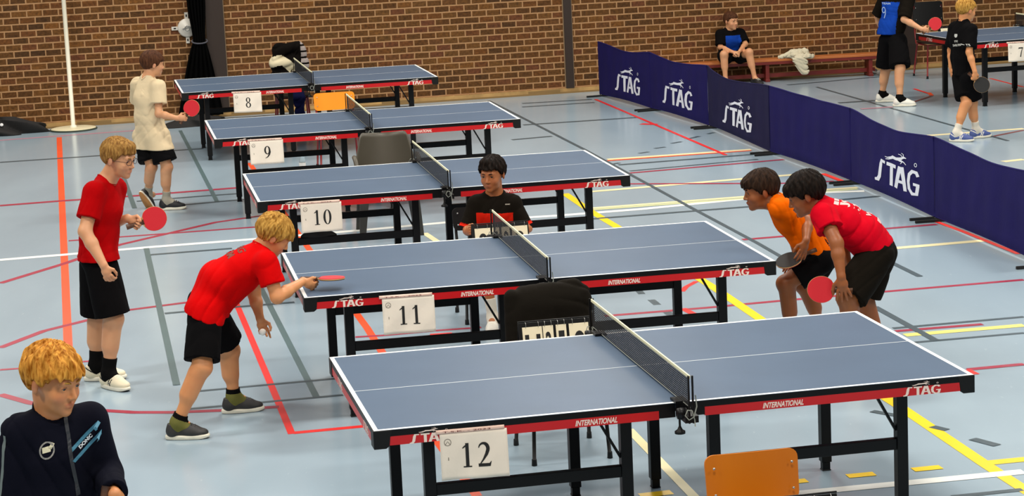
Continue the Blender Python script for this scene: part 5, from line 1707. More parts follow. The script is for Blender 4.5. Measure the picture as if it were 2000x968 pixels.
        for q in range(4):
            y = 0.045 + 0.018 * q; z = 0.090 - 0.0115 * q
            pts = []
            for xx in (-0.022, -0.011, 0, 0.011, 0.022):
                p0 = L_(xx, y, z + 0.03); ts = np.linspace(0, 0.06, 40); line = p0[None, :] - upv[None, :] * ts[:, None]
                dv = shoe_fn(line); w = np.where(dv < 0)[0]
                pts.append(tuple((line[w[0]] if len(w) else p0) - base))
            mb.tube(pts, 0.0028 * k, 0, 6)
        mb.build('laces', shoe.get('lace', shoe['sole']), so_)
    for fn in S.get('extras', []):
        fn(root, base, J, H, hp, lat, shirt_d, locals())
    tag(root, S['label'], 'person')
    if 'bat' in S:
        b_ = S['bat']; bat(b_['c'], b_['bn'], b_['a'], b_['label'], b_.get('red', True), b_.get('r', 0.075))
    return root

def surf_point(fn, p, d, maxd=0.25):
    """first point on the surface of fn along direction d from p"""
    ts = np.linspace(0, maxd, 120); line = p[None, :] + nz(d)[None, :] * ts[:, None]
    v = fn(line); w = np.where(v < 0)[0]
    return line[w[0]] if len(w) else None
def decal(mb, fn, base, origin, ex, ey, src, mi=0, lift=0.0035, back=0.15):
    """project a flat MB drawing (x, y) on the surface of a garment"""
    ex = nz(ex); ey = nz(ey); n = np.cross(ex, ey)
    # dense enough: subdivide long edges
    V = []; 
    for p in src.v:
        q0 = origin + ex * p[0] + ey * p[1] + n * back
        q = surf_point(fn, q0, -n, back * 2)
        if q is None: q = origin + ex * p[0] + ey * p[1]
        V.append(tuple(q + n * (lift + p[2] * 0.5) - base))
    mb.add(V, src.f, mi)
def bat(center, normal, hdir, label, red=True, r=0.075):
    """normal: side that shows the rubber named; hdir: from blade centre towards the handle"""
    n = Vector(normal).normalized(); hd = Vector(hdir); hd = (hd - n * hd.dot(n)).normalized(); s = hd.cross(n)
    root = empty('table_tennis_bat', center)
    T = Matrix((s, hd, n)).transposed().to_4x4()
    def outline(rr):
        o = []
        for k in range(48):
            a = 2 * math.pi * k / 48
            x = rr * math.cos(a); y = rr * 1.05 * math.sin(a)
            if y > 0.8 * rr: x *= 0.92
            o.append((x, y))
        return o
    mb = MB(); mb.prism(outline(r), -0.003, 0.003, T); mb.build('blade', mat('bat_wood', '#c79a62', 0.5), root, bevel=0.001)
    m1 = mat('red_rubber', '#cf1626', 0.6); m2 = mat('black_rubber', '#1b1a18', 0.6)
    a, b = (m1, m2) if red else (m2, m1)
    oo = [(x, min(y, r * 0.86)) for x, y in outline(r - 0.0015)]
    mb = MB(); mb.prism(oo, 0.003, 0.0062, T); mb.build('rubber', a, root)
    mb = MB(); mb.prism(oo, -0.0062, -0.003, T); mb.build('rubber', b, root)
    mb = MB()
    g = []
    prof = [(0.018, 0.0085), (0.0145, 0.011), (0.0135, 0.0115), (0.0155, 0.012), (0.0175, 0.012)]
    vs = []; fs = []
    for j, (w, t) in enumerate(prof):
        y = r * 0.86 + j * 0.028
        for k in range(12):
            a_ = 2 * math.pi * k / 12
            vs.append(T @ Vector((w * math.cos(a_), y, t * math.sin(a_))))
    for j in range(4):
        for k in range(12): fs.append((j * 12 + k, j * 12 + (k + 1) % 12, (j + 1) * 12 + (k + 1) % 12, (j + 1) * 12 + k))
    fs.append(tuple(range(12))); fs.append(tuple(48 + k for k in reversed(range(12))))
    mb.add(vs, fs, 0, True)
    mb.build('handle', mat('bat_handle', '#5a3a26', 0.5), root)
    tag(root, label, 'bat')
    return root
# ------------------------------------------------------------------ the people
skin_a = skin_mat('skin_fair', '#d69460', '#c05a48'); skin_b = skin_mat('skin_tan', '#935427', '#7c3a28'); skin_c = skin_mat('skin_pale', '#d39c72', '#c06a5a')
skin_d = skin_mat('skin_warm', '#aa683a', '#94503f')
lid_f = mat('eyelash_fair', '#8a5a40', 0.6); lid_d = mat('eyelash_dark', '#1c120c', 0.6)
hair_g = hair_mat('hair_ginger', '#8e4f0a', '#eba94a'); hair_s = hair_mat('hair_sandy', '#6e4820', '#b08648'); hair_b = hair_mat('hair_brown', '#3a2216', '#5c3a26')
hair_k = hair_mat('hair_black', '#0c0806', '#221812'); hair_l = hair_mat('hair_blond', '#8a5e22', '#d0a050'); hair_k2 = hair_mat('hair_dark_brown', '#1a100a', '#38261a')
red_shirt = cloth_mat('red_shirt_cloth', '#a80206'); red2 = cloth_mat('bright_red_shirt_cloth', '#cc0406'); pink = cloth_mat('crimson_shirt_cloth', '#c4031c')
orange_shirt = cloth_mat('orange_shirt_cloth', '#e06000'); white_shirt = cloth_mat('cream_shirt_cloth', '#d8c4a0'); black_cl = cloth_mat('black_cloth', '#0c0b0c'); black_br = cloth_mat('brown_black_cloth', '#15110c')
blue_cl = cloth_mat('royal_blue_cloth', '#123c96', var=0.25); navy_cl = cloth_mat('midnight_navy_cloth', '#10111c'); umpire_red = cloth_mat('umpire_red', '#c8200f')
cream_shoe = mat('cream_shoe', '#e2d6b8', 0.55, var=0.06); white_shoe = mat('white_shoe', '#e6e2d6', 0.5); dark_shoe = mat('charcoal_shoe', '#2c2a29', 0.6, var=0.2, vscale=40); black_shoe = mat('black_shoe', '#151416', 0.6)
white_sole = mat('white_sole', '#e8e2cf', 0.5); gum_sole = mat('gum_sole', '#b5793c', 0.5); blue_shoe = mat('blue_shoe', '#4a5a94', 0.6); black_sock = cloth_mat('black_sock', '#0e0d0d'); white_sock = cloth_mat('white_sock', '#ded6c6')
green_sock = cloth_mat('olive_sock', '#6c6a38'); grey_sock = cloth_mat('grey_sock', '#a49c8c')

def bat_at(c, n, h, label, red=True, r=0.075): return bat(c, n, h, label, red, r)

def text_on(lines, oz=0.0):
    """printing on a garment: list of (text, u, v, w, h, bold) in metres in a frame on the shirt"""
    def fn(root, base, J, H, hp, lat, shirt_d, L):
        for (org, ex, ey, items, m) in lines:
            o = np.array(org, float)
            for it in items:
                src = MB()
                if it[0] == 'T':
                    put_text(src, it[1], Matrix.Translation((it[2], it[3], 0)), it[4], it[5], bold=it[6] if len(it) > 6 else 0.03, z=0)
                elif it[0] == 'R': ring(src, it[1], it[2], it[3], it[4], it[5], it[6], Matrix.Identity(4), z=0)
                elif it[0] == 'S': stroke(src, it[1], it[2], Matrix.Identity(4), z=0); src = fine(src, 0.012)
                out = MB(); decal(out, shirt_d, base, o, ex, ey, src, 0)
                out.build(it[-1] if isinstance(it[-1], str) and it[-1].startswith('p_') else 'printed_mark', m, root)
    return fn

# boy with glasses in a red shirt
def glasses(root, base, J, H, hp, lat, shirt_d, L):
    mb = MB(); fm = mat('glasses_frame', '#3a1a14', 0.3)
    for s_ in (-1, 1):
        pts = []
        for k in range(20):
            a = 2 * math.pi * k / 20
            pts.append(tuple(hp(s_ * (0.033 + 0.0235 * math.cos(a)), 0.0975 - 0.006 * abs(0.6 + math.cos(a)), 0.0 + 0.0165 * math.sin(a)) - base))
        mb.tube(pts, 0.0017, 0, 6, closed=True)
        mb.tube([tuple(hp(s_ * x, y, z) - base) for x, y, z in ((0.056, 0.090, 0.006), (0.0745, 0.055, 0.005), (0.081, 0.0, 0.0))], 0.0016, 0, 6)
    mb.tube([tuple(hp(x, 0.0985, 0.004) - base) for x in (-0.010, 0, 0.010)], 0.0016, 0, 6)
    mb.build('glasses', fm, root)
def shoe_stripes(col):
    def paint(q):
        x, y, z = q[:, 0], q[:, 1], q[:, 2]
        m = np.zeros(len(q), int)
        for c0, sl in ((0.040, 0.55), (0.058, 0.55)):
            m |= ((np.abs(y - c0 - (z - 0.045) * sl) < 0.0042) & (np.abs(x) > 0.022) & (z < 0.068)).astype(int)
        for c0, sl in ((0.045, -0.7),):
            m |= ((np.abs(y - c0 - (z - 0.045) * sl) < 0.0036) & (np.abs(x) > 0.022) & (z < 0.062) & (z > 0.026)).astype(int)
        m |= ((y < -0.005) & (np.abs(z - 0.060 + (y + 0.02) * 0.6) < 0.0045)).astype(int)
        return m
    return paint
COMMON = dict()
make_person(dict(name='glasses_boy', seed=11, label='standing boy with glasses in red t-shirt and long black shorts holding a bat',
    skin=skin_c, hairmat=hair_s, brow=hair_s, lid=lid_f, voxel=0.0045, bulk=1.12, scale=1.05, head=1.03, face=(0.90, -0.40, -0.22), roll=-0.03,
    J=dict(head=(-2.377, 13.970, 1.420), neck=(-2.478, 14.000, 1.272), sh1=(-2.526, 13.860, 1.231), sh2=(-2.445, 14.140, 1.211), chest=(-2.512, 14.000, 1.117), waist=(-2.539, 14.000, 0.958), pelvis=(-2.560, 14.000, 0.814), hem=(-2.561, 14.000, 0.805),
           el1=(-2.582, 13.760, 1.010), wr1=(-2.469, 13.680, 0.811), el2=(-2.520, 14.160, 0.978), wr2=(-2.359, 14.000, 1.043),
           hip1=(-2.530, 13.930, 0.761), kn1=(-2.474, 13.900, 0.437), an1=(-2.531, 13.900, 0.095), hip2=(-2.590, 14.090, 0.748), kn2=(-2.611, 14.140, 0.406), an2=(-2.649, 14.130, 0.095)),
    toe1=(0.25, -0.22), toe2=(0.30, 0.03),
    hand1=dict(d=(0.30,-0.05,-1), n=(0.2,1,0.1), t=(1,0,0.2), curl=HALF), hand2=dict(grip=(-2.212, 13.960, 1.030), n=(0.1,-1,0.05), side='L'), bat=dict(bn=(0.15,-1,0.12), label='table tennis bat with dark red rubber held by the boy with glasses'),
    hair=dict(fringe=0.047, side=-0.008, nape=-0.050, thick=0.016, amp=0.0026, extra=[((0,0.045,0.085),(0.055,0.045,0.03))]),
    shirt=dict(mats=red_shirt, sleeve=0.66, off=0.015, fold=0.006, hk=1.02, skirt=True), shorts=dict(mat=black_cl, len=0.93, flare=1.15, off=0.018),
    shoe=dict(mats=[cream_shoe, black_shoe], paint=shoe_stripes(1), sole=white_sole, sock=0.10, sockmat=black_sock, lace=white_shoe), extras=[glasses]))

# boy bending over table 11
make_person(dict(name='bending_boy', seed=23, label='boy in red t-shirt bending forward to serve at the table marked 11',
    skin=skin_a, hairmat=hair_l, brow=hair_s, lid=lid_f, voxel=0.0045, bulk=1.08, scale=0.98, head=0.98, face=(0.86, 0.22, -0.62), headup=(0.5,0,1),
    J=dict(head=(-1.337, 12.800, 1.093), neck=(-1.423, 12.800, 1.017), sh1=(-1.377, 12.660, 0.964), sh2=(-1.448, 12.950, 0.953), chest=(-1.516, 12.800, 0.921), waist=(-1.665, 12.800, 0.851), pelvis=(-1.761, 12.800, 0.729), hem=(-1.762, 12.800, 0.666),
           el1=(-1.325, 12.620, 0.774), wr1=(-1.194, 12.830, 0.818), el2=(-1.496, 13.000, 0.727), wr2=(-1.465, 12.950, 0.589),
           hip1=(-1.746, 12.700, 0.683), kn1=(-1.765, 12.570, 0.406), an1=(-1.921, 12.560, 0.095), hip2=(-1.751, 12.920, 0.656), kn2=(-1.670, 13.100, 0.378), an2=(-1.669, 13.120, 0.095)),
    hemn=(-0.42,0,-0.90), toe1=(1,0.0), toe2=(1,0.22),
    bat=dict(bn=(0.02,0.05,1), label='table tennis bat held flat just above the table marked 11'), hand1=dict(grip=(-1.049, 12.900, 0.837), n=(0,0.95,0.3), side='R'), hand2=dict(d=(0.22,0,-1), n=(0.2,-1,0), t=(1,-0.2,0), curl=[(0.05,0.1,0.1),(0.5,0.7,0.4),(0.8,0.9,0.5),(0.9,0.9,0.5)], spread=0.04),
    hair=dict(fringe=0.030, side=-0.030, nape=-0.075, thick=0.020, amp=0.0034, earz=0.02),
    shirt=dict(mats=red2, sleeve=0.62, off=0.017, fold=0.006, wk=1.15, hk=1.18, skirt=True, extra=[((-1.543, 12.800, 0.852), (-1.667, 12.800, 0.739), 0.09, 0.085)]), shorts=dict(mat=black_cl, len1=0.88, len2=0.78, flare=1.12, off=0.018),
    shoe=dict(mats=[dark_shoe], sole=white_sole, sock=0.055, sockmat=green_sock, sockmat2=black_sock, lace=dark_shoe),
    extras=[text_on([((-1.554, 12.900, 1.032), (0.10,-1,0), (0.73,0.07,0.68), [('T','BORG',0.0,-0.01,0.19,0.042,0.03), ('T','RUM',0.03,-0.075,0.15,0.045,0.03)], mat('brown_print','#7a2c18',0.7))])]))
ball = MB(); ball.lathe([(0.02*math.sin(math.pi*k/12), -0.02*math.cos(math.pi*k/12)) for k in range(13)], (0,0,0), 0, 20); bo = ball.build('table_tennis_ball', mat('white_ball', '#efece2', 0.4)); bo.location = (-1.451, 12.910, 0.518)
tag(bo, 'small white ball in the lowered hand of the bending boy', 'ball')

# boy in the cream shirt seen from behind
make_person(dict(name='cream_boy', seed=31, label='boy in a loose cream t-shirt walking away with a lifted heel beside table 9',
    skin=skin_c, hairmat=hair_b, brow=hair_b, lid=lid_f, voxel=0.0055, bulk=0.98, scale=1.0, head=1.0, face=(0.88, 0.40, -0.12),
    J=dict(head=(-3.224, 21.150, 1.350), neck=(-3.285, 21.150, 1.216), sh1=(-3.175, 21.040, 1.147), sh2=(-3.393, 21.270, 1.156), chest=(-3.297, 21.150, 1.046), waist=(-3.296, 21.150, 0.865), pelvis=(-3.297, 21.150, 0.722), hem=(-3.284, 21.150, 0.573),
           el1=(-3.179, 20.980, 0.908), wr1=(-2.997, 20.870, 0.871), el2=(-3.434, 21.420, 0.902), wr2=(-3.339, 21.550, 0.752),
           hip1=(-3.215, 21.080, 0.670), kn1=(-3.145, 21.020, 0.408), an1=(-3.180, 21.080, 0.095), hip2=(-3.359, 21.220, 0.668), kn2=(-3.302, 21.120, 0.401), an2=(-3.378, 21.280, 0.135)),
    toe1=(1,0.1), toe2=(0.6,0.5), foot2=((0.38,0.28,-0.88),(0.35,0.90,0.35)),
    bat=dict(bn=(-0.15,-1,0.1), label='bright red table tennis bat held by the boy in the cream shirt'), hand1=dict(grip=(-2.879, 20.860, 0.937), n=(0.1,1,0), side='R'), hand2=dict(d=(1,0.2,0), n=(0,-1,0), t=(0,0,1), curl=HALF),
    hair=dict(fringe=0.035, side=-0.028, nape=-0.072, thick=0.018, amp=0.002, earz=0.022),
    shirt=dict(mats=white_shirt, sleeve=0.62, off=0.022, fold=0.009, wk=1.15, hk=1.2, cuff=1.7, skirt=True), shorts=dict(mat=black_cl, len=0.80, flare=1.25, off=0.024),
    shoe=dict(mats=[black_shoe], sole=white_sole, tread=gum_sole, sock=0.09, sockmat=grey_sock, lace=white_shoe)))

# umpire sitting behind table 11
def ump_paint(Fc, J, lat):
    up = nz(J['neck'] - J['pelvis']); z = (Fc - J['sh1']) @ up; x = (Fc - J['chest']) @ lat
    m = np.zeros(len(Fc), int)
    m[(z < -0.040) & (np.abs(x) < 0.125)] = 1
    return m
def ump_cuffs(root, base, J, H, hp, lat, shirt_d, L):
    for i in ('1', '2'):
        a, b = J['sh' + i], J['el' + i]; ax = nz(b - a); e = a + (b - a) * 0.93
        mb = MB(); mb.tube([tuple(e - ax * 0.022 - base), tuple(e - ax * 0.011 - base), tuple(e + ax * 0.001 - base)], [0.066, 0.068, 0.068], 0, 24)
        mb.build('sleeve_cuff', umpire_red, root)
make_person(dict(name='umpire_boy', seed=41, label='dark-haired boy in black and red shirt seated as umpire holding a scoreboard',
    skin=skin_d, hairmat=hair_k, brow=hair_k, lid=lid_d, voxel=0.0045, bulk=1.0, scale=0.95, head=1.0, face=(-0.38, -0.90, -0.12), gaze=0.15,
    J=dict(head=(-0.112, 15.400, 1.013), neck=(-0.102, 15.460, 0.859), sh1=(-0.226, 15.440, 0.808), sh2=(0.017, 15.440, 0.801), chest=(-0.108, 15.440, 0.732), waist=(-0.112, 15.460, 0.573), pelvis=(-0.118, 15.500, 0.435), hem=(-0.118, 15.500, 0.442),
           el1=(-0.293, 15.400, 0.638), wr1=(-0.293, 15.160, 0.668), el2=(0.089, 15.400, 0.631), wr2=(0.122, 15.170, 0.665),
           hip1=(-0.178, 15.460, 0.423), kn1=(-0.19,15.10,0.49), an1=(-0.15,15.06,0.095), hip2=(-0.059, 15.460, 0.422), kn2=(0.05,15.10,0.49), an2=(0.03,15.08,0.095)),
    toe1=(-0.1,-1), toe2=(0.15,-1),
    hand1=dict(d=(0.25,-1,0.25), n=(1,0.2,0), t=(0,0,1), curl=HALF), hand2=dict(d=(-0.25,-1,0.15), n=(-1,0.2,0), t=(0,0,1), curl=HALF),
    hair=dict(fringe=0.050, side=0.000, nape=-0.05, thick=0.017, amp=0.0035, extra=[((0.01,0.035,0.095),(0.05,0.045,0.028))]),
    shirt=dict(mats=[black_br, umpire_red], sleeve=0.93, off=0.017, fold=0.004, paint=ump_paint, collar_mat=white_sock, neckw=0.012), shorts=dict(mat=black_cl, len=0.9, flare=1.1, off=0.016),
    shoe=dict(mats=[white_shoe], sole=white_sole, sock=0.13, sockmat=white_sock),
    extras=[text_on([((-0.032, 15.300, 0.804), (1,0,0), (0,0,1), [('T','DONIC',0,0,0.032,0.007)], white_sock)]), ump_cuffs]))

# orange shirt
make_person(dict(name='orange_boy', seed=53, label='dark-haired boy in orange t-shirt leaning forward with hands on knees',
    skin=skin_b, hairmat=hair_k2, brow=hair_k, lid=lid_d, voxel=0.0045, bulk=1.0, scale=1.0, head=1.03, face=(-1, -0.14, -0.14),
    J=dict(head=(1.542, 14.000, 1.037), neck=(1.635, 14.000, 0.963), sh1=(1.647, 13.870, 0.941), sh2=(1.727, 14.140, 0.917), chest=(1.730, 14.000, 0.859), waist=(1.823, 14.000, 0.736), pelvis=(1.909, 14.020, 0.615), hem=(1.894, 14.000, 0.636),
           el1=(1.822, 13.930, 0.844), wr1=(1.788, 13.760, 0.753), el2=(1.765, 14.220, 0.740), wr2=(1.782, 14.180, 0.583),
           hip1=(1.894, 13.920, 0.599), kn1=(1.674, 13.900, 0.468), an1=(1.709, 13.950, 0.095), hip2=(1.941, 14.120, 0.570), kn2=(1.819, 14.150, 0.403), an2=(1.936, 14.200, 0.095)),
    hemn=(-0.25,0,-0.97), toe1=(-1,-0.1), toe2=(-1,0.1),
    hand1=dict(d=(-0.32,-0.15,-0.92), n=(-0.5,0.75,-0.3), t=(-0.8,-0.3,0.3), curl=FLAT, spread=0.20, thumb=0.2), hand2=dict(d=(-0.7,-0.3,-0.6), n=(0,0.2,-1), t=(0,-1,0), curl=FLAT, spread=0.1),
    hair=dict(fringe=0.034, side=-0.012, nape=-0.055, thick=0.020, amp=0.0022, extra=[((0,0.075,0.065),(0.05,0.03,0.025))]),
    shirt=dict(mats=orange_shirt, sleeve=0.40, off=0.017, fold=0.010, wk=1.1, hk=1.15), shorts=dict(mat=black_cl, len1=0.70, len2=0.85, flare=1.1, off=0.018),
    shoe=dict(mats=[white_shoe], sole=white_sole, sock=0.09, sockmat=white_sock)))
bat_at((1.686, 13.790, 0.632), (-0.25,-0.35,0.88), (1,0.1,0.35), 'black table tennis bat resting on the knee of the boy in orange', red=False, r=0.08)

# crimson shirt
def back_print(root, base, J, H, hp, lat, shirt_d, L):
    m = mat('faded_white_print', '#f0b8b4', 0.7)
    o = np.array((1.934, 13.280, 1.031)); ex = nz(np.array((2.192, 13.300, 0.858)) - o); ey = nz(np.array([0.25, 0.65, 0.55]))
    out = MB(); exb = nz(np.array([0.05, 1.0, 0.0])); eyb = nz(np.array([-0.80, 0.04, 0.50]))
    for org, t, w, h in (((1.917, 13.270, 1.040), 'III', 0.14, 0.028), ((1.969, 13.260, 1.008), 'JCJS', 0.24, 0.055), ((2.032, 13.260, 0.969), 'ICHE', 0.24, 0.05), ((2.095, 13.270, 0.916), 'WJH', 0.20, 0.045), ((2.141, 13.280, 0.875), 'IIH', 0.16, 0.03)):
        src = MB(); put_text(src, t, Matrix.Identity(4), w, h, bold=0.05, z=0)
        decal(out, shirt_d, base, np.array(org), exb, eyb, src, 0)
    out.build('back_print', m, root)
make_person(dict(name='crimson_boy', seed=67, label='boy in crimson t-shirt bending with a hand on his knee, beside the orange one',
    skin=skin_b, hairmat=hair_k, brow=hair_k, lid=lid_d, voxel=0.0045, bulk=1.10, scale=1.04, head=1.06, face=(-0.94, 0.10, -0.36),
    J=dict(head=(1.735, 13.350, 1.102), neck=(1.838, 13.370, 1.027), sh1=(1.820, 13.200, 0.998), sh2=(1.859, 13.520, 0.987), chest=(1.951, 13.350, 0.931), waist=(2.068, 13.350, 0.855), pelvis=(2.157, 13.370, 0.752), hem=(2.136, 13.350, 0.772),
           el1=(1.875, 13.070, 0.857), wr1=(1.888, 13.000, 0.671), el2=(1.973, 13.580, 0.776), wr2=(2.005, 13.500, 0.633),
           hip1=(2.137, 13.270, 0.737), kn1=(1.943, 13.150, 0.512), an1=(1.985, 13.220, 0.095), hip2=(2.186, 13.460, 0.719), kn2=(2.076, 13.450, 0.458), an2=(2.177, 13.500, 0.095)),
    hemn=(0.35,0,-0.94), toe1=(-1,-0.1), toe2=(-1,0.1),
    hand1=dict(d=(0.12,0.02,-1), n=(0.15,1,0.0), t=(-1,0.1,0.1), curl=(0.15,0.2,0.1), spread=0.30, thumb=0.1, s=1.02), hand2=dict(d=(-0.1,0,-1), n=(0,-1,0), t=(-1,0,0), curl=FLAT),
    hair=dict(fringe=0.028, side=-0.016, nape=-0.060, thick=0.024, amp=0.0022, extra=[((0,0.070,0.060),(0.055,0.035,0.03))]),
    shirt=dict(mats=pink, sleeve=0.52, off=0.018, fold=0.009, wk=1.12, hk=1.12, cuff=1.8), shorts=dict(mat=black_br, len=0.95, flare=1.12, off=0.022),
    shoe=dict(mats=[white_shoe], sole=white_sole, sock=0.09, sockmat=white_sock), extras=[back_print]))
bat_at((1.780, 13.060, 0.589), (-0.1,-1,0.12), (1,0.12,-0.1), 'pale red table tennis bat held at the knee by the boy in crimson', r=0.078)

# boy on the bench
def bench_paint(Fc, J, lat):
    x = (Fc - J['chest']) @ lat; m = np.zeros(len(Fc), int)
    front = (Fc - J['chest']) @ np.array([0.5, -0.85, 0]) > -0.02
    m[(np.abs(x) < 0.10) & (Fc[:, 2] < J['sh1'][2] - 0.02) & front] = 1
    return m
make_person(dict(name='bench_boy', seed=71, label='boy in black and blue polo sitting on the gym bench with clasped hands',
    skin=skin_c, hairmat=hair_b, brow=hair_b, lid=lid_d, voxel=0.0065, bulk=0.95, scale=1.0, head=1.0, face=(0.62, -0.78, -0.05),
    J=dict(head=(2.958, 29.700, 0.810), neck=(2.945, 29.740, 0.682), sh1=(2.814, 29.700, 0.645), sh2=(3.081, 29.780, 0.639), chest=(2.947, 29.730, 0.563), waist=(2.942, 29.780, 0.426), pelvis=(2.941, 29.800, 0.325), hem=(2.941, 29.800, 0.325),
           el1=(2.802, 29.620, 0.487), wr1=(2.932, 29.420, 0.439), el2=(3.130, 29.660, 0.508), wr2=(3.033, 29.440, 0.446),
           hip1=(2.890, 29.760, 0.318), kn1=(2.824, 29.400, 0.413), an1=(2.833, 29.380, 0.095), hip2=(3.012, 29.780, 0.310), kn2=(3.148, 29.420, 0.423), an2=(3.208, 29.380, 0.095)),
    toe1=(0.1,-1), toe2=(0.5,-0.9),
    hand1=dict(d=(0.9,-0.3,-0.2), n=(0,0.3,-1), t=(0.2,-1,0), curl=HALF), hand2=dict(d=(-0.5,-0.3,-0.8), n=(-0.8,0.3,0.2), t=(0,-1,0), curl=HALF),
    hair=dict(fringe=0.048, side=-0.005, nape=-0.05, thick=0.013, amp=0.0015),
    shirt=dict(mats=[black_cl, blue_cl], sleeve=0.85, off=0.018, fold=0.006, paint=bench_paint, wk=1.05), shorts=dict(mat=black_cl, len=0.72, flare=1.15, off=0.02),
    shoe=dict(mats=[black_shoe], sole=white_sole, sock=0.0, sockmat=black_sock)))

# tall boy in blue and black at table 7
def team_paint(Fc, J, lat):
    x = (Fc - J['chest']) @ lat; m = np.zeros(len(Fc), int)
    m[(x > -0.105) & (np.abs(x) < 0.16) & (Fc[:, 2] < J['sh1'][2] - 0.03)] = 1
    return m
make_person(dict(name='blue_boy', seed=83, label='boy in blue and black shirt with a bat, his head above the top edge',
    skin=skin_c, hairmat=hair_s, brow=hair_s, lid=lid_f, voxel=0.006, bulk=1.05, scale=1.05, head=1.0, face=(0.85, 0.45, -0.1),
    J=dict(head=(4.630, 26.750, 1.454), neck=(4.598, 26.750, 1.296), sh1=(4.712, 26.630, 1.221), sh2=(4.482, 26.880, 1.239), chest=(4.579, 26.760, 1.100), waist=(4.540, 26.760, 0.923), pelvis=(4.532, 26.760, 0.769), hem=(4.509, 26.760, 0.817),
           el1=(4.636, 26.520, 0.997), wr1=(4.818, 26.420, 0.884), el2=(4.408, 27.000, 1.006), wr2=(4.470, 27.100, 0.827),
           hip1=(4.586, 26.660, 0.739), kn1=(4.577, 26.500, 0.439), an1=(4.558, 26.450, 0.095), hip2=(4.497, 26.840, 0.727), kn2=(4.487, 26.920, 0.402), an2=(4.439, 26.950, 0.095)),
    toe1=(1,-0.1), toe2=(1,-0.05),
    bat=dict(bn=(-0.1,-1,0.12), label='red table tennis bat held out by the boy in blue and black'), hand1=dict(grip=(4.948, 26.420, 0.920), n=(0.1,1,0), side='R'), hand2=dict(d=(0.3,0,-1), n=(1,0,0), t=(0,1,0), curl=HALF),
    hair=dict(fringe=0.045, side=0.0, nape=-0.05, thick=0.014),
    shirt=dict(mats=[black_br, blue_cl], sleeve=0.92, off=0.020, fold=0.007, paint=team_paint, wk=1.1, hk=1.12), shorts=dict(mat=black_cl, len=0.93, flare=1.25, off=0.026),
    shoe=dict(mats=[white_shoe], sole=white_sole, sock=0.045, sockmat=black_sock),
    extras=[text_on([((4.384, 26.550, 1.171), (0.86,0.42,-0.1), (0,0,1), [('R',0.025,-0.055,0.026,0.036,0.017,0.026), ('S',[(0.05,-0.05),(0.048,-0.10),(0.03,-0.15)],0.010), ('T','TEAM',0.0,0.01,0.12,0.022)], mat('pale_blue_print','#a9bede',0.7))])]))

# boy in black at table 7
make_person(dict(name='black_shirt_boy', seed=97, label='fair-haired boy in black t-shirt and shorts walking past the left end of table 7',
    skin=skin_a, hairmat=hair_l, brow=hair_s, lid=lid_f, voxel=0.0055, bulk=0.98, scale=1.0, head=1.0, face=(0.88, 0.40, -0.12),
    J=dict(head=(4.728, 23.400, 1.324), neck=(4.695, 23.400, 1.201), sh1=(4.743, 23.280, 1.130), sh2=(4.630, 23.520, 1.137), chest=(4.683, 23.400, 1.034), waist=(4.681, 23.400, 0.846), pelvis=(4.701, 23.400, 0.683), hem=(4.695, 23.400, 0.667),
           el1=(4.709, 23.200, 0.915), wr1=(4.752, 23.140, 0.722), el2=(4.597, 23.580, 0.907), wr2=(4.589, 23.550, 0.731),
           hip1=(4.731, 23.320, 0.642), kn1=(4.776, 23.400, 0.374), an1=(4.823, 23.460, 0.095), hip2=(4.679, 23.480, 0.628), kn2=(4.702, 23.320, 0.392), an2=(4.587, 23.280, 0.095)),
    toe1=(0.9,0.35), toe2=(0.85,-0.3),
    bat=dict(bn=(-0.15,-1,0.12), red=False, r=0.08, label='black table tennis bat held low by the boy in black'), hand1=dict(grip=(4.824, 23.120, 0.596), n=(-0.2,1,0), side='R'), hand2=dict(d=(0.1,0,-1), n=(1,0.2,0), t=(0.2,-1,0), curl=RELAX),
    hair=dict(fringe=0.045, side=-0.012, nape=-0.055, thick=0.016, amp=0.002),
    shirt=dict(mats=black_cl, sleeve=0.80, off=0.020, fold=0.006, wk=1.02, hk=1.05), shorts=dict(mat=black_cl, len=0.80, flare=1.2, off=0.022),
    shoe=dict(mats=[blue_shoe, white_shoe], paint=shoe_stripes(1), sole=white_sole, sock=0.09, sockmat=white_sock, lace=white_shoe),
    extras=[text_on([((4.582, 23.200, 1.107), (0.86,0.5,0), (0,0,1), [('S',[(-0.01,0.0),(-0.012,-0.02),(-0.008,-0.035)],[0.035,0.042,0.02]), ('T','TTC',-0.035,-0.085,0.05,0.020), ('T','TAFELTENNIS',-0.055,-0.125,0.14,0.022)], mat('pale_print','#cfcdc4',0.7))])]))

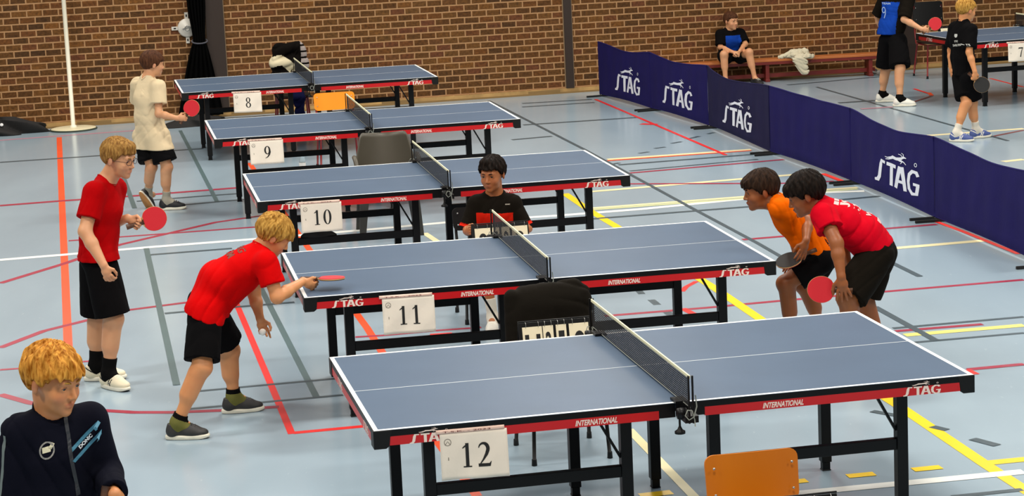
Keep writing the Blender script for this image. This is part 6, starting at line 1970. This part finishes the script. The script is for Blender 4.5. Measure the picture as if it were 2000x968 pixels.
# ginger boy in the tracksuit jacket, close to the camera
def jacket_bits(root, base, J, H, hp, lat, shirt_d, L):
    ex = nz(np.array([1, 0.0, 0.10])); ey = np.array([0, 0, 1.0])
    zp = mat('zip_grey', '#2f3136', 0.5); teal = mat('teal_band', '#3f7c95', 0.7); lt = mat('white_thread', '#dde2e6', 0.7)
    o = np.array((-1.625, 7.950, 1.282))
    def S_(pts, w, m, name, dz=0.0):
        src = MB(); stroke(src, pts, w, Matrix.Identity(4), z=dz); src = fine(src, 0.010)
        out = MB(); decal(out, shirt_d, base, o, ex, ey, src, 0); return out.build(name, m, root)
    S_([(0.000, 0.02), (0.012, -0.07), (0.022, -0.18), (0.030, -0.30)], 0.012, zp, 'zipper')
    o = np.array((-1.606, 7.900, 1.153))
    S_([(0.0, 0.0), (0.055, 0.046), (0.112, 0.088)], 0.013, teal, 'chest_band')
    S_([(0.008, -0.040), (0.06, 0.004), (0.114, 0.048)], 0.012, teal, 'chest_band')
    src = MB(); put_text(src, 'DONIC', Matrix.Identity(4), 0.055, 0.014, bold=0.05, shear=0.2, z=0)
    c_, s_ = math.cos(0.68), math.sin(0.68)
    src.v = [(0.030 + p[0] * c_ - p[1] * s_, -0.004 + p[0] * s_ + p[1] * c_, p[2]) for p in src.v]
    out = MB(); decal(out, shirt_d, base, o, ex, ey, src, 0); out.build('chest_lettering', lt, root)
    o = np.array((-1.684, 7.900, 1.168)); src = MB()
    ring(src, 0, 0, 0.027, 0.031, 0.021, 0.025, Matrix.Identity(4), z=0)
    out = MB(); decal(out, shirt_d, base, o, ex, ey, src, 0)
    bd = out.build('round_badge', mat('badge_grey', '#8d8a84', 0.6), root)
    src = MB(); stroke(src, [(-0.016, 0.002), (0.012, 0.004)], 0.020, Matrix.Identity(4), z=0); stroke(src, [(0.010, 0.004), (0.022, 0.022)], 0.012, Matrix.Identity(4), z=0.0005)
    src = fine(src, 0.008); out = MB(); decal(out, shirt_d, base, o, ex, ey, src, 0); out.build('badge_emblem', mat('badge_cream', '#d9d3b4', 0.6), root)
    for i, w in (('1', 0.012), ('2', 0.012)):
        a, e, wr = J['sh' + i], J['el' + i], J['wr' + i]
        for (p, q) in ((a + np.array([0, 0, 0.0]), e), (e, wr)):
            ax = nz(q - p); side = nz(np.cross(ax, [0, 1, 0])) * (1 if i == '1' else -1)
            if i == '2': side = nz(side + np.array([0.3, -0.6, 0]))
            else: side = nz(np.array([-0.6, -0.8, 0.2]))
            side = nz(side - ax * (side @ ax))
            mb = MB(); vs = []
            n = 14; wv = np.cross(ax, side)
            for k in range(n + 1):
                c = p + (q - p) * (k / n)
                for s in (-1, 1):
                    c2 = c + wv * s * w * 0.5
                    hit = surf_point(shirt_d, c2 + side * 0.12, -side, 0.13)
                    hit = c2 + side * 0.06 if hit is None else hit + side * 0.002
                    vs.append(tuple(hit - base))
            mb.add(vs, [(2*k, 2*k+1, 2*k+3, 2*k+2) for k in range(n)], 0, True)
            mb.build('sleeve_stripe', mat('stripe_grey', '#6f7a78', 0.7), root)
    # stand-up collar
    nd = nz(J['head'] - J['neck']); mb = MB(); g = []
    s1 = nz(np.cross(nd, lat))
    for k in range(37):
        a = 2 * math.pi * k / 36
        dr = lat * math.cos(a) + s1 * math.sin(a) * 1.05
        row = []
        bk = 0.5 - 0.5 * (dr @ H[:, 1])
        for t, r in ((-0.030, 0.088), (-0.005, 0.078), (0.015 + 0.020 * bk, 0.071), (0.028 + 0.046 * bk, 0.070)):
            row.append(tuple(J['neck'] + nd * t + dr * r - base))
        g.append(row)
    mb.sheet(g, 0, True, 0.004); mb.build('stand_collar', navy_cl, root)
make_person(dict(name='ginger_boy', seed=101, label='ginger boy in dark navy tracksuit jacket with teal chest bands, close at the lower left',
    skin=skin_a, hairmat=hair_g, brow=hair_l, lid=lid_f, voxel=0.0042, bulk=1.02, scale=1.0, head=1.05, face=(0.80, -0.55, -0.22), iris='#5a6a6a',
    J=dict(head=(-1.652, 8.000, 1.407), neck=(-1.683, 8.040, 1.248), sh1=(-1.787, 7.980, 1.223), sh2=(-1.555, 8.100, 1.227), chest=(-1.684, 8.050, 1.135), waist=(-1.701, 8.050, 0.906), pelvis=(-1.713, 8.050, 0.752), hem=(-1.714, 8.050, 0.733),
           el1=(-1.834, 7.980, 0.962), wr1=(-1.773, 7.850, 0.799), el2=(-1.516, 8.120, 1.016), wr2=(-1.450, 7.900, 1.005),
           hip1=(-1.753, 8.000, 0.740), kn1=(-1.781, 7.980, 0.430), an1=(-1.833, 8.050, 0.095), hip2=(-1.656, 8.080, 0.740), kn2=(-1.658, 8.060, 0.430), an2=(-1.690, 8.150, 0.095)),
    toe1=(0.4,-1), toe2=(0.8,-0.7),
    hand1=dict(d=(0.2,-0.3,-1), n=(1,0.2,0), t=(0.2,-1,0), curl=HALF), bat=dict(bn=(-0.2,-0.9,0.3), label='red table tennis bat in the hand of the ginger boy at the bottom edge'), hand2=dict(grip=(-1.366, 7.780, 0.949), n=(-0.8,0.5,0.1), side='L'),
    hair=dict(fringe=0.036, side=-0.006, nape=-0.060, thick=0.021, amp=0.0034, px=-0.02, vox=0.8, earz=0.034),
    shirt=dict(name='tracksuit_jacket', mats=navy_cl, sleeve=1.92, off=0.020, fold=0.008, wk=1.15, hk=1.2, collar=False), shorts=dict(name='tracksuit_trousers', mat=navy_cl, len=1.95, flare=1.0, off=0.016),
    shoe=dict(mats=[black_shoe], sole=white_sole, sock=0.0, sockmat=black_sock), extras=[jacket_bits]))

# ------------------------------------------------------------------ clothes lying and hanging about
def soft(name, prims, fn_cut, mats, root_loc, label, cat, seed=3, amp=0.02, wl=0.12, h=0.008, paint=None, parent=None):
    def f(P):
        d = prims_d(prims, P)
        if fn_cut is not None: d = np.maximum(d, fn_cut(P))
        return d + folds(P, seed, amp, wl)
    lo, hi_ = bbox(prims, 0.04)
    V, F = surface(f, lo, hi_, h)
    mi = paint(V[F].mean(1)) if paint else None
    o = mesh_obj(name, V, F, mats, parent, root_loc, mi=mi)
    o.location = tuple(root_loc)
    if label: tag(o, label, cat)
    return o
# black jacket over the back of the chair behind the nearest table
c = np.array([0.225, 11.90, 0.0]); a = 0.21
ax_ = np.array([math.cos(a), math.sin(a), 0]); ay_ = np.array([-math.sin(a), math.cos(a), 0])
def P_(x, y, z): return c + ax_ * x + ay_ * y + np.array([0, 0, z])
jk = [cone(P_(-0.14, 0.225, 0.835), P_(0.15, 0.225, 0.855), 0.040, 0.038, 0.02), cone(P_(-0.15, 0.20, 0.80), P_(0.15, 0.20, 0.81), 0.046, 0.044, 0.04), cone(P_(-0.16, 0.185, 0.74), P_(0.17, 0.185, 0.75), 0.048, 0.048, 0.06), cone(P_(-0.16, 0.17, 0.66), P_(0.17, 0.17, 0.66), 0.05, 0.05, 0.06),
      cone(P_(-0.16, 0.285, 0.66), P_(0.16, 0.285, 0.66), 0.035, 0.035, 0.06), cone(P_(-0.205, 0.19, 0.83), P_(-0.215, 0.15, 0.60), 0.040, 0.038, 0.03), cone(P_(0.20, 0.2, 0.82), P_(0.215, 0.18, 0.60), 0.034, 0.032, 0.03)]
soft('black_jacket', jk, None, [mat('dark_jacket_cloth', '#14100a', 0.85, spec=0.1, bump=0.4, bscale=14)], P_(0, 0.2, 0.6), 'black padded jacket hung over the chair behind the nearest table', 'jacket', seed=5, amp=0.009, wl=0.10, h=0.007)
# black, cream and striped hoodie on the chair behind the farthest table
c = np.array([-2.47, 26.55, 0.0]); a = 0.15
ax_ = np.array([math.cos(a), math.sin(a), 0]); ay_ = np.array([-math.sin(a), math.cos(a), 0])
hd = [cone(P_(-0.11, 0.24, 0.95), P_(0.11, 0.24, 0.97), 0.075, 0.07, 0.05), cone(P_(-0.15, 0.20, 0.80), P_(0.15, 0.22, 0.80), 0.075, 0.07, 0.08), cone(P_(-0.17, 0.20, 0.62), P_(0.14, 0.2, 0.62), 0.07, 0.06, 0.08),
      cone(P_(0.16, 0.20, 0.97), P_(0.20, 0.18, 0.74), 0.04, 0.035, 0.03)]
def hoodie_paint(Fc):
    q = Fc - c; x = q @ ax_; z = Fc[:, 2]
    m = np.zeros(len(Fc), int)
    e = z - (0.90 - 0.9 * np.maximum(x + 0.10, 0) ** 1.4 - 0.25 * np.abs(x + 0.10))
    m[(e < 0) & (e > -0.12 - 0.35 * np.maximum(x + 0.08, 0)) & (x < 0.07)] = 1
    m[(x > 0.145)] = 2
    m[(x > 0.145) & (np.sin(z * 90) > 0.55)] = 0
    return m
soft('hooded_jacket', hd, None, [mat('hoodie_black', '#0e0b09', 0.9, spec=0.06), mat('hoodie_cream', '#cfc4a4', 0.9, spec=0.1), mat('hoodie_grey', '#9a8f8a', 0.9, spec=0.1)], P_(0, 0.2, 0.6),
     'black and cream hooded jacket draped over a chair by the wall behind table 8', 'jacket', seed=8, amp=0.018, wl=0.11, h=0.010, paint=hoodie_paint)
tr = [cone(P_(0.05, -0.10, 0.50), P_(0.07, -0.20, 0.42), 0.05, 0.05, 0.04, ax_, 1.6), cone(P_(0.07, -0.21, 0.42), P_(0.07, -0.215, 0.10), 0.028, 0.026, 0.03, ax_, 2.0)]
soft('trousers', tr, None, [mat('dark_blue_cloth', '#0d1030', 0.9, spec=0.06)], P_(0.05, -0.2, 0.1), 'dark blue trousers hanging over the seat of the chair behind table 8', 'trousers', seed=4, amp=0.01, wl=0.1, h=0.009)
# cream towel on the bench
tb = (3.777, 29.720, 0.354); t0 = np.array(tb)
def Q_(x, y, z): return t0 + np.array([x, y + 0.105 * x, z])
zt = 0.292 - t0[2]
tw = [cone(Q_(-0.02, 0.0, zt + 0.05), Q_(0.12, 0.03, zt + 0.06), 0.055, 0.06, 0.04), cone(Q_(-0.20, 0.02, zt + 0.022), Q_(-0.04, 0.0, zt + 0.06), 0.020, 0.04, 0.04), cone(Q_(0.02, -0.12, zt + 0.02), Q_(0.15, -0.12, zt + 0.03), 0.04, 0.04, 0.05),
      cone(Q_(0.03, -0.175, zt + 0.01), Q_(0.10, -0.18, zt - 0.19), 0.028, 0.010, 0.03, (1, 0, 0), 3.2), cone(Q_(0.20, -0.1, zt + 0.02), Q_(0.22, -0.05, zt + 0.02), 0.02, 0.02, 0.03)]
M_tw = mat('cream_towel', '#cfc6ac', 0.95, spec=0.05, bump=0.5, bscale=20)
soft('towel', tw, None, [M_tw], Q_(0.02, -0.05, zt), 'crumpled cream towel hanging over the front of the gym bench', 'towel', seed=12, amp=0.022, wl=0.07, h=0.007)
